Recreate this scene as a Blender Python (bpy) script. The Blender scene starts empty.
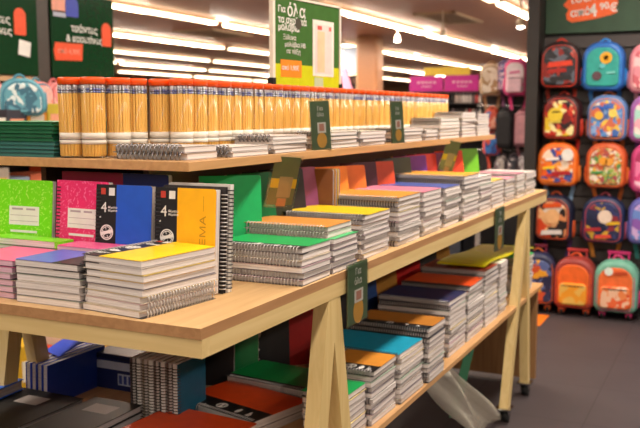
import bpy, bmesh, math, random
from math import radians as R, sin, cos, pi
from mathutils import Matrix, Vector

random.seed(7)
S = bpy.context.scene
COL = S.collection

# ------------------------------------------------------------------ materials
def lin(c):
    return c / 12.92 if c <= 0.04045 else ((c + 0.055) / 1.055) ** 2.4

def hexc(h):
    h = h.lstrip('#')
    return tuple(lin(int(h[i:i + 2], 16) / 255) for i in (0, 2, 4)) + (1.0,)

def new_mat(name):
    m = bpy.data.materials.new(name)
    m.use_nodes = True
    n = m.node_tree
    return m, n, n.nodes['Principled BSDF']

_cache = {}
def flat(h, rough=0.5, metal=0.0, var=0.06, scale=25, coat=0.0):
    """plain colour with a slight procedural unevenness"""
    key = (h, rough, metal, var, coat)
    if key in _cache:
        return _cache[key]
    m, n, b = new_mat('plain_' + h.lstrip('#'))
    c = hexc(h)
    t = n.nodes.new('ShaderNodeTexCoord')
    nz = n.nodes.new('ShaderNodeTexNoise'); nz.inputs['Scale'].default_value = scale
    n.links.new(t.outputs['Object'], nz.inputs['Vector'])
    r = n.nodes.new('ShaderNodeValToRGB')
    r.color_ramp.elements[0].position = 0.3; r.color_ramp.elements[1].position = 0.7
    r.color_ramp.elements[0].color = tuple(x * (1 - var) for x in c[:3]) + (1,)
    r.color_ramp.elements[1].color = tuple(min(1, x * (1 + var)) for x in c[:3]) + (1,)
    n.links.new(nz.outputs['Fac'], r.inputs['Fac'])
    n.links.new(r.outputs['Color'], b.inputs['Base Color'])
    b.inputs['Roughness'].default_value = rough
    b.inputs['Metallic'].default_value = metal
    if coat:
        b.inputs['Coat Weight'].default_value = coat
        b.inputs['Coat Roughness'].default_value = 0.15
    _cache[key] = m
    return m

def wood(name, c1, c2, axis, rough=0.45):
    m, n, b = new_mat(name)
    t = n.nodes.new('ShaderNodeTexCoord'); mp = n.nodes.new('ShaderNodeMapping')
    sc = {'x': (1.2, 22, 22), 'y': (22, 1.2, 22), 'z': (22, 22, 1.2)}[axis]
    mp.inputs['Scale'].default_value = sc
    nz = n.nodes.new('ShaderNodeTexNoise'); nz.inputs['Scale'].default_value = 2.2
    nz.inputs['Detail'].default_value = 6; nz.inputs['Distortion'].default_value = 0.6
    r = n.nodes.new('ShaderNodeValToRGB')
    r.color_ramp.elements[0].position = 0.32; r.color_ramp.elements[1].position = 0.68
    r.color_ramp.elements[0].color = hexc(c1); r.color_ramp.elements[1].color = hexc(c2)
    n.links.new(t.outputs['Object'], mp.inputs['Vector'])
    n.links.new(mp.outputs['Vector'], nz.inputs['Vector'])
    n.links.new(nz.outputs['Fac'], r.inputs['Fac'])
    n.links.new(r.outputs['Color'], b.inputs['Base Color'])
    b.inputs['Roughness'].default_value = rough
    return m

def blotch(name, cols, scale=16, rough=0.4, detail=0.0, coat=0.2):
    """random patches of a few colours (an all-over print)"""
    m, n, b = new_mat(name)
    t = n.nodes.new('ShaderNodeTexCoord')
    v = n.nodes.new('ShaderNodeTexVoronoi'); v.inputs['Scale'].default_value = scale * 1.7
    nz = n.nodes.new('ShaderNodeTexNoise'); nz.inputs['Scale'].default_value = scale * 0.8
    mx = n.nodes.new('ShaderNodeMix'); mx.data_type = 'VECTOR'; mx.inputs['Factor'].default_value = 0.12 + detail
    n.links.new(t.outputs['Object'], nz.inputs['Vector'])
    n.links.new(t.outputs['Object'], mx.inputs[4]); n.links.new(nz.outputs['Color'], mx.inputs[5])
    n.links.new(mx.outputs[1], v.inputs['Vector'])
    sep = n.nodes.new('ShaderNodeSeparateColor')
    n.links.new(v.outputs['Color'], sep.inputs['Color'])
    r = n.nodes.new('ShaderNodeValToRGB'); r.color_ramp.interpolation = 'CONSTANT'
    e = r.color_ramp.elements
    e[0].position = 0; e[0].color = hexc(cols[0])
    e[1].position = 1 / len(cols); e[1].color = hexc(cols[1 % len(cols)])
    for i in range(2, len(cols)):
        k = e.new(i / len(cols)); k.color = hexc(cols[i])
    n.links.new(sep.outputs[0], r.inputs['Fac'])
    n.links.new(r.outputs['Color'], b.inputs['Base Color'])
    b.inputs['Roughness'].default_value = rough
    b.inputs['Coat Weight'].default_value = coat
    return m

def doodle(name, base, light):
    """cover print: pale scribbles scattered on a bright ground"""
    m, n, b = new_mat(name)
    t = n.nodes.new('ShaderNodeTexCoord')
    v = n.nodes.new('ShaderNodeTexNoise'); v.inputs['Scale'].default_value = 55
    v.inputs['Detail'].default_value = 1.5; v.inputs['Distortion'].default_value = 2.5
    n.links.new(t.outputs['Object'], v.inputs['Vector'])
    r = n.nodes.new('ShaderNodeValToRGB')
    r.color_ramp.elements[0].position = 0.56; r.color_ramp.elements[0].color = hexc(base)
    r.color_ramp.elements[1].position = 0.66; r.color_ramp.elements[1].color = hexc(light)
    n.links.new(v.outputs['Fac'], r.inputs['Fac'])
    n.links.new(r.outputs['Color'], b.inputs['Base Color'])
    b.inputs['Roughness'].default_value = 0.35
    return m

def emit(name, h, strength):
    m, n, b = new_mat(name)
    b.inputs['Base Color'].default_value = hexc(h)
    b.inputs['Emission Color'].default_value = hexc(h)
    b.inputs['Emission Strength'].default_value = strength
    return m

def clear(name, tint=(1, 1, 1, 1), gloss=0.10, rough=0.05):
    m, n, b = new_mat(name)
    out = n.nodes['Material Output']
    tr = n.nodes.new('ShaderNodeBsdfTransparent'); tr.inputs['Color'].default_value = tint
    gl = n.nodes.new('ShaderNodeBsdfGlossy'); gl.inputs['Roughness'].default_value = rough
    fr = n.nodes.new('ShaderNodeLayerWeight'); fr.inputs['Blend'].default_value = 0.2
    ma = n.nodes.new('ShaderNodeMath'); ma.operation = 'MULTIPLY_ADD'
    ma.inputs[1].default_value = 0.8; ma.inputs[2].default_value = gloss
    mx = n.nodes.new('ShaderNodeMixShader')
    n.links.new(fr.outputs['Fresnel'], ma.inputs[0])
    n.links.new(ma.outputs['Value'], mx.inputs['Fac'])
    n.links.new(tr.outputs['BSDF'], mx.inputs[1]); n.links.new(gl.outputs['BSDF'], mx.inputs[2])
    n.links.new(mx.outputs['Shader'], out.inputs['Surface'])
    return m

def page_mat(name, c1, c2):
    m, n, b = new_mat(name)
    t = n.nodes.new('ShaderNodeTexCoord'); mp = n.nodes.new('ShaderNodeMapping')
    mp.inputs['Scale'].default_value = (4, 4, 900)
    nz = n.nodes.new('ShaderNodeTexNoise'); nz.inputs['Scale'].default_value = 1.0; nz.inputs['Detail'].default_value = 2
    r = n.nodes.new('ShaderNodeValToRGB')
    r.color_ramp.elements[0].position = 0.3; r.color_ramp.elements[1].position = 0.6
    r.color_ramp.elements[0].color = hexc(c1); r.color_ramp.elements[1].color = hexc(c2)
    n.links.new(t.outputs['Object'], mp.inputs['Vector']); n.links.new(mp.outputs['Vector'], nz.inputs['Vector'])
    n.links.new(nz.outputs['Fac'], r.inputs['Fac']); n.links.new(r.outputs['Color'], b.inputs['Base Color'])
    b.inputs['Roughness'].default_value = 0.8
    return m

M = {
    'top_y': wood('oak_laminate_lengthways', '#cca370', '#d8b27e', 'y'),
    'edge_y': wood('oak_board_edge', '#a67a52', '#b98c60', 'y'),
    'shelf_y': wood('oak_shelf_board', '#bb8d5c', '#cd9f6c', 'y'),
    'pine_y': wood('pale_pine_lengthways', '#d3b67c', '#dfc48c', 'y'),
    'pine_x': wood('pale_pine_crossways', '#d3b67c', '#dfc48c', 'x'),
    'pine_z': wood('pale_pine_upright', '#d2b577', '#dec48a', 'z'),
    'brown_z': wood('brown_board_upright', '#8a6440', '#a0774d', 'z'),
    'dark_y': wood('dark_divider_board', '#4a3626', '#5c442f', 'y'),
    'pencil': wood('natural_pencil_wood', '#f0bb58', '#ffd27c', 'z', 0.45),
    'pages': page_mat('page_edges', '#c2b6b2', '#ebe3df'),
    'pages_pink': page_mat('pink_page_edges', '#c795ad', '#e6c3d2'),
    'pages_grey': page_mat('grey_page_edges', '#8f878a', '#bdb4b4'),
    'wire': flat('#c9c4c2', 0.35, 0.6), 'wire_dark': flat('#2c2a2c', 0.4, 0.3), 'wire_steel': flat('#8e8c90', 0.25, 0.9),
    'chrome': flat('#b9b9b9', 0.2, 1.0), 'rubber': flat('#191919', 0.6),
    'black': flat('#17161a', 0.4), 'white': flat('#e8e4df', 0.5), 'red': flat('#c03a2c', 0.5),
    'orange_lid': flat('#ff5a12', 0.35), 'tube': clear('clear_tube', (1, 1, 1, 1), 0.0, 0.12),
    'acrylic': clear('clear_acrylic', (0.97, 0.99, 0.97, 1), 0.06, 0.05),
    'band': flat('#e6ddd0', 0.5), 'ferrule': flat('#c2c4cf', 0.3, 0.7), 'eraser': flat('#e9e6ea', 0.6),
}

# ------------------------------------------------------------------ mesh helpers
class MB:
    def __init__(self):
        self.b = bmesh.new()
    def _tag(self, faces, mi, smooth=False):
        for f in faces:
            f.material_index = mi; f.smooth = smooth
    def box(self, x0, x1, y0, y1, z0, z1, mi=0, mat=None, bev=0):
        r = bmesh.ops.create_cube(self.b, size=1)
        vs = r['verts']
        for v in vs:
            v.co = Vector(((x0 + x1) / 2 + v.co.x * (x1 - x0), (y0 + y1) / 2 + v.co.y * (y1 - y0), (z0 + z1) / 2 + v.co.z * (z1 - z0)))
        fs = {f for v in vs for f in v.link_faces}
        if bev:
            es = {e for v in vs for e in v.link_edges}
            g = bmesh.ops.bevel(self.b, geom=list(es), offset=bev, segments=2, affect='EDGES', profile=0.5)
            fs = set(g['faces']) | {f for f in fs if f.is_valid}
            vs = list({v for f in fs for v in f.verts})
        if mat is not None:
            for v in vs: v.co = mat @ v.co
        self._tag(fs, mi)
        return self
    def prism(self, pts, z0, z1, mi=0, mat=None, smooth=False):
        lo = [self.b.verts.new((p[0], p[1], z0)) for p in pts]
        hi = [self.b.verts.new((p[0], p[1], z1)) for p in pts]
        n = len(pts); fs = [self.b.faces.new(lo[::-1]), self.b.faces.new(hi)]
        self._tag(fs, mi)
        sd = [self.b.faces.new((lo[i], lo[(i + 1) % n], hi[(i + 1) % n], hi[i])) for i in range(n)]
        self._tag(sd, mi, smooth)
        if mat is not None:
            for v in lo + hi: v.co = mat @ v.co
        return self
    def loft(self, rings, mi=0, cap0=True, cap1=True, smooth=True, closed=True):
        vr = [[self.b.verts.new(p) for p in r] for r in rings]
        fs = []
        n = len(rings[0])
        for a, c in zip(vr, vr[1:]):
            for i in range(n if closed else n - 1):
                fs.append(self.b.faces.new((a[i], a[(i + 1) % n], c[(i + 1) % n], c[i])))
        self._tag(fs, mi, smooth)
        caps = []
        if cap0 and closed: caps.append(self.b.faces.new(vr[0][::-1]))
        if cap1 and closed: caps.append(self.b.faces.new(vr[-1]))
        self._tag(caps, mi)
        return self
    def cyl(self, p0, p1, r0, r1=None, n=16, mi=0, smooth=True):
        r1 = r0 if r1 is None else r1
        p0 = Vector(p0); p1 = Vector(p1); d = (p1 - p0).normalized()
        a = d.orthogonal().normalized(); b = d.cross(a)
        ring = lambda p, r: [p + a * r * cos(2 * pi * i / n) + b * r * sin(2 * pi * i / n) for i in range(n)]
        return self.loft([ring(p0, r0), ring(p1, r1)], mi, smooth=smooth)
    def lathe(self, c, prof, n=24, mi=0):
        rings = [[(c[0] + r * cos(2 * pi * i / n), c[1] + r * sin(2 * pi * i / n), c[2] + z) for i in range(n)] for r, z in prof]
        return self.loft(rings, mi)
    def tube(self, path, r, n=8, mi=0, closed=False, flat_=1.0):
        P = [Vector(p) for p in path]; L = len(P); rings = []
        up = Vector((0, 0, 1)); prev = None
        for i in range(L):
            if closed: d = (P[(i + 1) % L] - P[i - 1]).normalized()
            else: d = (P[min(i + 1, L - 1)] - P[max(i - 1, 0)]).normalized()
            if prev is None:
                a = d.orthogonal().normalized()
            else:
                a = (prev - d * prev.dot(d)).normalized()
            prev = a; b = d.cross(a)
            rings.append([P[i] + a * r * cos(2 * pi * k / n) + b * r * flat_ * sin(2 * pi * k / n) for k in range(n)])
        if closed: rings.append(rings[0])
        return self.loft(rings, mi, cap0=not closed, cap1=not closed)
    def ribbon(self, path, side, w, t, mi=0):
        side = Vector(side).normalized(); P = [Vector(p) for p in path]; rings = []
        for i in range(len(P)):
            d = (P[min(i + 1, len(P) - 1)] - P[max(i - 1, 0)]).normalized()
            nrm = d.cross(side).normalized()
            rings.append([P[i] - side * w / 2 - nrm * t / 2, P[i] + side * w / 2 - nrm * t / 2, P[i] + side * w / 2 + nrm * t / 2, P[i] - side * w / 2 + nrm * t / 2])
        return self.loft(rings, mi, smooth=False)
    def mesh(self, name):
        bmesh.ops.recalc_face_normals(self.b, faces=self.b.faces[:])
        me = bpy.data.meshes.new(name); self.b.to_mesh(me); self.b.free()
        return me
    def build(self, name, mats, parent=None, loc=None, rot=None):
        return link(name, self.mesh(name), mats, parent, loc, rot)

def link(name, me, mats, parent=None, loc=None, rot=None):
    if not isinstance(mats, (list, tuple)): mats = [mats]
    o = bpy.data.objects.new(name, me); COL.objects.link(o)
    while len(me.materials) < len(mats): me.materials.append(None)
    for i, m in enumerate(mats):
        o.material_slots[i].link = 'OBJECT'; o.material_slots[i].material = m
    if parent: o.parent = parent
    if loc: o.location = loc
    if rot: o.rotation_euler = rot
    return o

def tag(o, label, cat, group=None, kind=None):
    o['label'] = label; o['category'] = cat
    if group: o['group'] = group
    if kind: o['kind'] = kind
    return o

def empty(name, loc, rot=(0, 0, 0), label=None, cat=None, group=None):
    o = bpy.data.objects.new(name, None); COL.objects.link(o)
    o.empty_display_size = 0.05
    o.location = loc; o.rotation_euler = rot
    if label: tag(o, label, cat, group)
    return o

def struct(name, mb, mats):
    o = mb.build(name, mats); o['kind'] = 'structure'
    return o

TEXTS = []
def text(body, size, m, parent, loc, rot, align='LEFT', name='lettering', extr=0.0004, sx=1.0, offset=0.0):
    c = bpy.data.curves.new(name, 'FONT'); c.body = body; c.size = size; c.extrude = extr
    c.align_x = align; c.align_y = 'CENTER'; c.offset = offset
    c.materials.append(m)
    o = bpy.data.objects.new(name, c); COL.objects.link(o)
    o.parent = parent; o.location = loc; o.rotation_euler = rot; o.scale = (sx, 1, 1)
    TEXTS.append(o)
    return o

ORD = ('topmost second third fourth fifth sixth seventh eighth ninth tenth eleventh twelfth thirteenth fourteenth fifteenth sixteenth '
       'seventeenth eighteenth nineteenth twentieth twenty-first twenty-second twenty-third twenty-fourth twenty-fifth twenty-sixth '
       'twenty-seventh twenty-eighth twenty-ninth thirtieth thirty-first thirty-second thirty-third thirty-fourth thirty-fifth '
       'thirty-sixth thirty-seventh thirty-eighth thirty-ninth fortieth forty-first forty-second forty-third forty-fourth forty-fifth forty-sixth forty-seventh').split()
def nth(i): return ('first' if i == 0 else ORD[i])

# ------------------------------------------------------------------ the setting
FL = MB().box(-26, 7, -5, 47, -0.1, 0)
m, n, b = new_mat('charcoal_vinyl_floor')
tc = n.nodes.new('ShaderNodeTexCoord'); nz = n.nodes.new('ShaderNodeTexNoise'); nz.inputs['Scale'].default_value = 3; nz.inputs['Detail'].default_value = 6
rp = n.nodes.new('ShaderNodeValToRGB'); rp.color_ramp.elements[0].color = hexc('#3c3437'); rp.color_ramp.elements[1].color = hexc('#4b4345')
br = n.nodes.new('ShaderNodeTexBrick'); br.offset = 0; br.inputs['Scale'].default_value = 1
br.inputs['Brick Width'].default_value = 0.6; br.inputs['Row Height'].default_value = 0.6; br.inputs['Mortar Size'].default_value = 0.003
br.inputs['Mortar'].default_value = hexc('#2f282a')
n.links.new(tc.outputs['Object'], nz.inputs['Vector']); n.links.new(tc.outputs['Object'], br.inputs['Vector'])
n.links.new(nz.outputs['Fac'], rp.inputs['Fac'])
n.links.new(rp.outputs['Color'], br.inputs['Color1']); n.links.new(rp.outputs['Color'], br.inputs['Color2'])
n.links.new(br.outputs['Color'], b.inputs['Base Color']); b.inputs['Roughness'].default_value = 0.55
struct('floor', FL, m)

m, n, b = new_mat('ribbed_metal_ceiling')
tc = n.nodes.new('ShaderNodeTexCoord'); mp = n.nodes.new('ShaderNodeMapping'); mp.inputs['Scale'].default_value = (0.12, 2.2, 1)
nz = n.nodes.new('ShaderNodeTexNoise'); nz.inputs['Scale'].default_value = 1.5; nz.inputs['Detail'].default_value = 4
rp = n.nodes.new('ShaderNodeValToRGB'); rp.color_ramp.elements[0].color = hexc('#a06a4e'); rp.color_ramp.elements[1].color = hexc('#bb8060')
n.links.new(tc.outputs['Object'], mp.inputs['Vector']); n.links.new(mp.outputs['Vector'], nz.inputs['Vector'])
n.links.new(nz.outputs['Fac'], rp.inputs['Fac']); n.links.new(rp.outputs['Color'], b.inputs['Base Color'])
b.inputs['Roughness'].default_value = 0.45
struct('ceiling', MB().box(-26, 7, -5, 47, 3.0, 3.1), m)
struct('wall_left', MB().box(-26.2, -26, -5, 47, 0, 3.1), flat('#b58f6d', 0.7))
struct('wall_right', MB().box(7, 7.2, -5, 47, 0, 3.1), flat('#cdbfae', 0.7))
struct('wall_back', MB().box(-26, 7, 47, 47.2, 0, 3.1), flat('#caa57c', 0.7))
struct('wall_front', MB().box(-26, 7, -5.2, -5, 0, 3.1), flat('#cfc3b4', 0.7))
struct('pillar_1', MB().box(-6.82, -6.38, 15.8, 16.2, 0, 3.0, bev=0.06), flat('#a87450', 0.3))
struct('pillar_2', MB().box(-7.02, -6.9, 16.3, 16.4, 0, 3.0), flat('#d9c9a0', 0.4))
struct('trim_1', MB().box(-1.43, -1.345, 6.5, 6.78, 0, 3.0), flat('#2a2523', 0.5))   # upright post beside the backpack wall

# ceiling lights
TUBE = emit('warm_light_tube', '#ffe6c0', 6.5)
HOUS = flat('#d9cdb8', 0.5)
ROWS = [(-2.9, 'nearest the backpack wall'), (-5.2, 'in the second row'), (-7.65, 'in the third row'), (-10.4, 'in the fourth row'),
        (-13.3, 'in the fifth row'), (-16.3, 'in the sixth row'), (-19.6, 'in the last row')]
hm = MB().box(-0.04, 0.04, -2.2, 2.2, -0.05, 0.0).mesh('light_housing')
tm = MB().box(-0.06, 0.06, -2.18, 2.18, -0.085, -0.05).mesh('light_tube')
rng = {-2.9: (9.0, 4), -5.2: (12.9, 4), -7.65: (9.8, 6), -10.4: (9.7, 6), -13.3: (13.6, 6), -16.3: (18.0, 5), -19.6: (22.0, 5)}
for X, ph in ROWS:
    y0, cnt = rng[X]
    for k in range(cnt):
        y = y0 + k * 4.72
        o = empty('ceiling_light', (X, y, 3.0), (0, 0, 0), f'long warm strip light {ph} of ceiling strips, {nth(k)} from the near end', 'light', 'strip lights on the ceiling')
        link('housing', hm, HOUS, o); link('tube', tm, TUBE, o)
# the same fittings over the table and behind the viewer, plus uplights added for the ceiling
def lamp(x, y, e, sx=0.25, sy=4.2, up=0):
    L = bpy.data.lights.new('ceiling_area_light', 'AREA'); L.shape = 'RECTANGLE'; L.size = sx; L.size_y = sy
    L.energy = e; L.color = (1.0, 0.88, 0.74)
    o = bpy.data.objects.new('ceiling_area_light', L); COL.objects.link(o); o.location = (x, y, 2.90)
    if up:  # added upward copy, not a real fitting; only brightens the ceiling
        added_uplight = bpy.data.objects.new('ceiling_area_light', L.copy()); COL.objects.link(added_uplight); added_uplight.data.energy = e * up; added_uplight.location = (x, y, 2.905); added_uplight.rotation_euler = (pi, 0, 0); added_uplight.data.size = sx
for X in (-2.9, -0.3, 2.4):
    for y in (-2.4, 2.3):
        lamp(X, y, 62)
    lamp(X, 6.0 if X < 0 else 5.4, 40, 0.25, 2.0) if X != -0.3 else lamp(X, 4.9, 50, 0.25, 2.0)
for X in (-5.2, -7.65, -10.4, -16.3):
    for y in (8, 14, 22, 31):
        lamp(X, y, 110, .12, 4.4, .75)
lamp(-2.9, 14, 80, .12, 4, .75); lamp(-2.9, 24, 80, .12, 4, .16)

# vents
VM = flat('#c0a684', 0.5)
for (x0, x1, y0, y1, ph) in ((-4.5, -3.85, 12.6, 14.2, 'square brown air vent in the ceiling near the backpack wall'),
                             (-9.4, -8.55, 13.3, 14.8, 'square brown air vent between ceiling strips above the pencils')):
    o = empty('ceiling_vent', ((x0 + x1) / 2, (y0 + y1) / 2, 3.0), (0, 0, 0), ph, 'vent')
    w = (x1 - x0) / 2; h = (y1 - y0) / 2
    f = MB()
    for a in ((-w, w, -h, -h + .06), (-w, w, h - .06, h), (-w, -w + .06, -h, h), (w - .06, w, -h, h)): f.box(*a, -0.03, 0)
    f.build('frame', VM, o)
    g = MB()
    for i in range(9):
        yy = -h + 0.1 + i * (2 * h - .2) / 8
        g.box(-w + .05, w - .05, yy - .035, yy + .035, -0.02, -0.008)
    g.build('grille', flat('#8f765a', 0.5), o)

# spotlights hanging far down the aisle
for (x, y, z, ph) in ((-4.0, 12.5, 2.62, 'small bright spotlight above the magenta sign'), (-2.62, 11.5, 2.62, 'small bright spotlight above the hanging bags'), (-5.28, 14.0, 2.72, 'small pale spotlight on the second light row')):
    o = empty('spotlight', (x, y, z), (0, 0, 0), ph, 'light')
    MB().cyl((0, 0, 0.08), (0, 0, 3.0 - z), 0.012).build('stem', HOUS, o)
    MB().lathe((0, 0, 0), [(0.02, 0.1), (0.05, 0.08), (0.055, 0.0), (0.05, 0.0)]).build('lamp_shade', HOUS, o)
    MB().lathe((0, 0, 0), [(0.045, 0.0), (0.045, -0.012), (0.02, -0.02)]).build('bulb', emit('spot_bulb', '#fff4e0', 25), o)

# ------------------------------------------------------------------ the display table
XF, XB, YN, YF = -0.93, -2.10, 1.392, 4.83
T = empty('display_table', (0, 0, 0), (0, 0, 0), 'long pale wood two-tier display table on trestle legs and castors, loaded with notebooks', 'table')
tt = MB().box(XB, XF, YN, YF, 1.0555, 1.0785)
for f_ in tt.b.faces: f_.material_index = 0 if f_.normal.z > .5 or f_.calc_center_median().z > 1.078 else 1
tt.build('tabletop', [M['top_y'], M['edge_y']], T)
ap = MB()
ap.box(XF - .028, XF, YN + .032, YF - .032, 1.0165, 1.0555)
ap.box(XB, XB + .028, YN + .004, YF - .004, 1.0165, 1.0555)
ap.build('apron', M['pine_y'], T)
for a in ((YN + .004, YN + .032), (YF - .032, YF - .004)): MB().box(XB + .028, XF - .0002, a[0], a[1], 1.0167, 1.0554).build('end_rail', M['pine_x'], T)
MB().box(XB + .01, XF - .005, 1.62, 4.83, 0.533, 0.553, bev=0.0015).build('lower_shelf', M['shelf_y'], T)
UF, UB, UN, UE = -1.153, -1.877, 1.688, 4.53
MB().box(UB, UF, UN, UE, 1.363, 1.386, bev=0.0015).build('upper_shelf', M['shelf_y'], T)
for xx in (-1.345, -1.685):
    MB().box(xx - .009, xx + .009, UN + .09, UE - .06, 1.0785, 1.363).build('divider_panel', M['dark_y'], T)
MB().box(-1.545, -1.527, 3.0, 4.7, 0.553, 1.0555).build('divider_panel', M['dark_y'], T)
MB().box(XB + .02, -0.945, 4.72, 4.75, 0.03, 0.5335).build('end_panel', M['brown_z'], T)
def leg_mesh(y_top, y_bot):
    w = .029
    b = MB()
    b.loft([[(-.021, y_bot - w, .078), (.021, y_bot - w, .078), (.021, y_bot + w, .078), (-.021, y_bot + w, .078)],
            [(-.021, y_top - w, 1.0165), (.021, y_top - w, 1.0165), (.021, y_top + w, 1.0165), (-.021, y_top + w, 1.0165)]], smooth=False)
    return b
for (apex, fa, fb) in ((2.025, 1.845, 2.215), (4.37, 4.055, 4.50)):
    for xx in (XF - .022, XB + .062):
        for yt, yb in ((apex - .008, fa), (apex + .008, fb)):
            leg_mesh(yt, yb).build('leg', M['pine_z'], T, (xx - (.0012 if yt > apex else 0), 0, 0))
            c = MB()
            c.box(xx - .036, xx + .036, yb - .04, yb + .04, .070, .078)
            for q_ in (-.022, .017): c.loft([[(xx + q_, yb - .025, .07), (xx + q_ + .005, yb - .025, .07), (xx + q_ + .005, yb + .03, .07), (xx + q_, yb + .03, .07)], [(xx + q_, yb + .006, .025), (xx + q_ + .005, yb + .006, .025), (xx + q_ + .005, yb + .034, .025), (xx + q_, yb + .034, .025)]], smooth=False)
            c.cyl((xx - .024, yb + .02, .032), (xx + .024, yb + .02, .032), .007)
            co = c.build('castor', M['chrome'], T)
            wme = MB().cyl((xx - .016, yb + .02, .032), (xx + .016, yb + .02, .032), .032, n=24).build('wheel', M['rubber'], co)

# ------------------------------------------------------------------ notebooks
_nb = {}
def nb_mesh(kind, *k):
    key = (kind,) + tuple(round(x, 4) for x in k)
    if key in _nb: return _nb[key]
    b = MB()
    if kind == 'pages':
        L, W, Tn = k
        b.box(-W / 2 + .0105, W / 2 - .0015, -L / 2 + .0015, L / 2 - .0015, .0012, Tn - .0014)
    elif kind == 'cover':
        L, W, bf = k; r = .007; t = .0011
        xs = -W / 2 + bf * W
        if bf > 0: b.box(-W / 2, xs, -L / 2, L / 2, 0, t, 1)
        pts = [(xs, -L / 2)]
        for c, a0 in (((W / 2 - r, -L / 2 + r), -90), ((W / 2 - r, L / 2 - r), 0)):
            for i in range(4):
                a = R(a0 + i * 30); pts.append((c[0] + r * cos(a), c[1] + r * sin(a)))
        pts.append((xs, L / 2))
        b.prism(pts, 0, t, 0)
    elif kind == 'spine':
        L, W, Tn = k
        b.box(-W / 2 - .0006, -W / 2 + .011, -L / 2, L / 2, .0004, Tn - .0004)
    elif kind in ('spiral', 'coil'):
        L, W, Tn = k
        pitch, wr, n1, n2 = (.0092, .0015, 10, 4) if kind == 'spiral' else (.0132, .0021, 14, 5)
        rr = Tn / 2 + (.0022 if kind == 'spiral' else .0035)
        cx = -W / 2 + rr * (.62 if kind == 'spiral' else .35)
        cnt = int((L - .012) / pitch)
        for i in range(cnt):
            y = -L / 2 + .006 + pitch * (i + .5)
            rings = []
            for q in range(n1 + 1):
                a = 2 * pi * q / n1
                d = Vector((cos(a), 0, sin(a)))
                p = Vector((cx, y, Tn / 2)) + d * rr
                rings.append([p + d * wr * cos(2 * pi * s / n2) + Vector((0, wr * sin(2 * pi * s / n2), 0)) for s in range(n2)])
            b.loft(rings, 0, cap0=False, cap1=False)
    elif kind == 'bandprint':
        L, W, bf = k; bw = min(bf * W, .056); x0 = -W / 2 + (bf * W - bw) / 2
        # red square and white square at the top, ring stamp at the foot, small rules by the numeral
        b.box(x0 + .22 * bw, x0 + .46 * bw, L / 2 - .16 * bw - .28 * bw, L / 2 - .16 * bw, 0, .0005, 1)
        b.box(x0 + .64 * bw, x0 + .94 * bw, L / 2 - .14 * bw - .34 * bw, L / 2 - .14 * bw, 0, .0005, 0)
        cx, cy = x0 + .56 * bw, .02 * L
        for ro, ri in ((.34, .29), (.26, .23)):
            out = [(cx + ro * bw * cos(2 * pi * i / 28), cy + ro * bw * sin(2 * pi * i / 28)) for i in range(28)]
            inn = [(cx + ri * bw * cos(2 * pi * i / 28), cy + ri * bw * sin(2 * pi * i / 28)) for i in range(28)]
            for i in range(28):
                j = (i + 1) % 28
                b.prism([out[i], out[j], inn[j], inn[i]], 0, .0005, 0)
        rm = Matrix.Translation((cx, cy, 0)) @ Matrix.Rotation(R(14), 4, 'Z')
        b.box(-.34 * bw, .34 * bw, -.07 * bw, .07 * bw, 0, .0007, 0, rm)
        for i in range(6):
            a = i * 60 + 15
            b.box(-.012 * bw, .012 * bw, .12 * bw, .24 * bw, 0, .0005, 0, Matrix.Translation((cx, cy, 0)) @ Matrix.Rotation(R(a), 4, 'Z'))
        b.box(x0 + .16 * bw, x0 + .24 * bw, .165 * L, .165 * L + .08 * bw, 0, .0005, 0)
        b.prism([(x0 + .5 * bw + .3 * bw * cos(2 * pi * i / 16), -.2 * L + .14 * bw * sin(2 * pi * i / 16)) for i in range(16)], 0, .0005, 0)
        for i in range(3): b.box(x0 + .2 * bw, x0 + (.8 - .15 * i) * bw, -.33 * L - i * .1 * bw, -.33 * L - i * .1 * bw + .045 * bw, 0, .0005, 0)
    elif kind == 'labelbox':
        L, W, bf = k
        b.box(-.27 * W, .27 * W, .02 * L, .22 * L, 0, .0005, 0)
        b.box(-.25 * W, .25 * W, .06 * L, .065 * L, 0, .0007, 1); b.box(-.25 * W, .25 * W, .12 * L, .125 * L, 0, .0007, 1)
        b.box(-.22 * W, -.02 * W, .18 * L, .2 * L, 0, .0007, 1); b.box(.04 * W, .2 * W, .18 * L, .2 * L, 0, .0007, 1)
        b.box(-.24 * W, .24 * W, -.06 * L, -.035 * L, 0, .0005, 0)
    _nb[key] = b.mesh(kind)
    return _nb[key]

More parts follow.
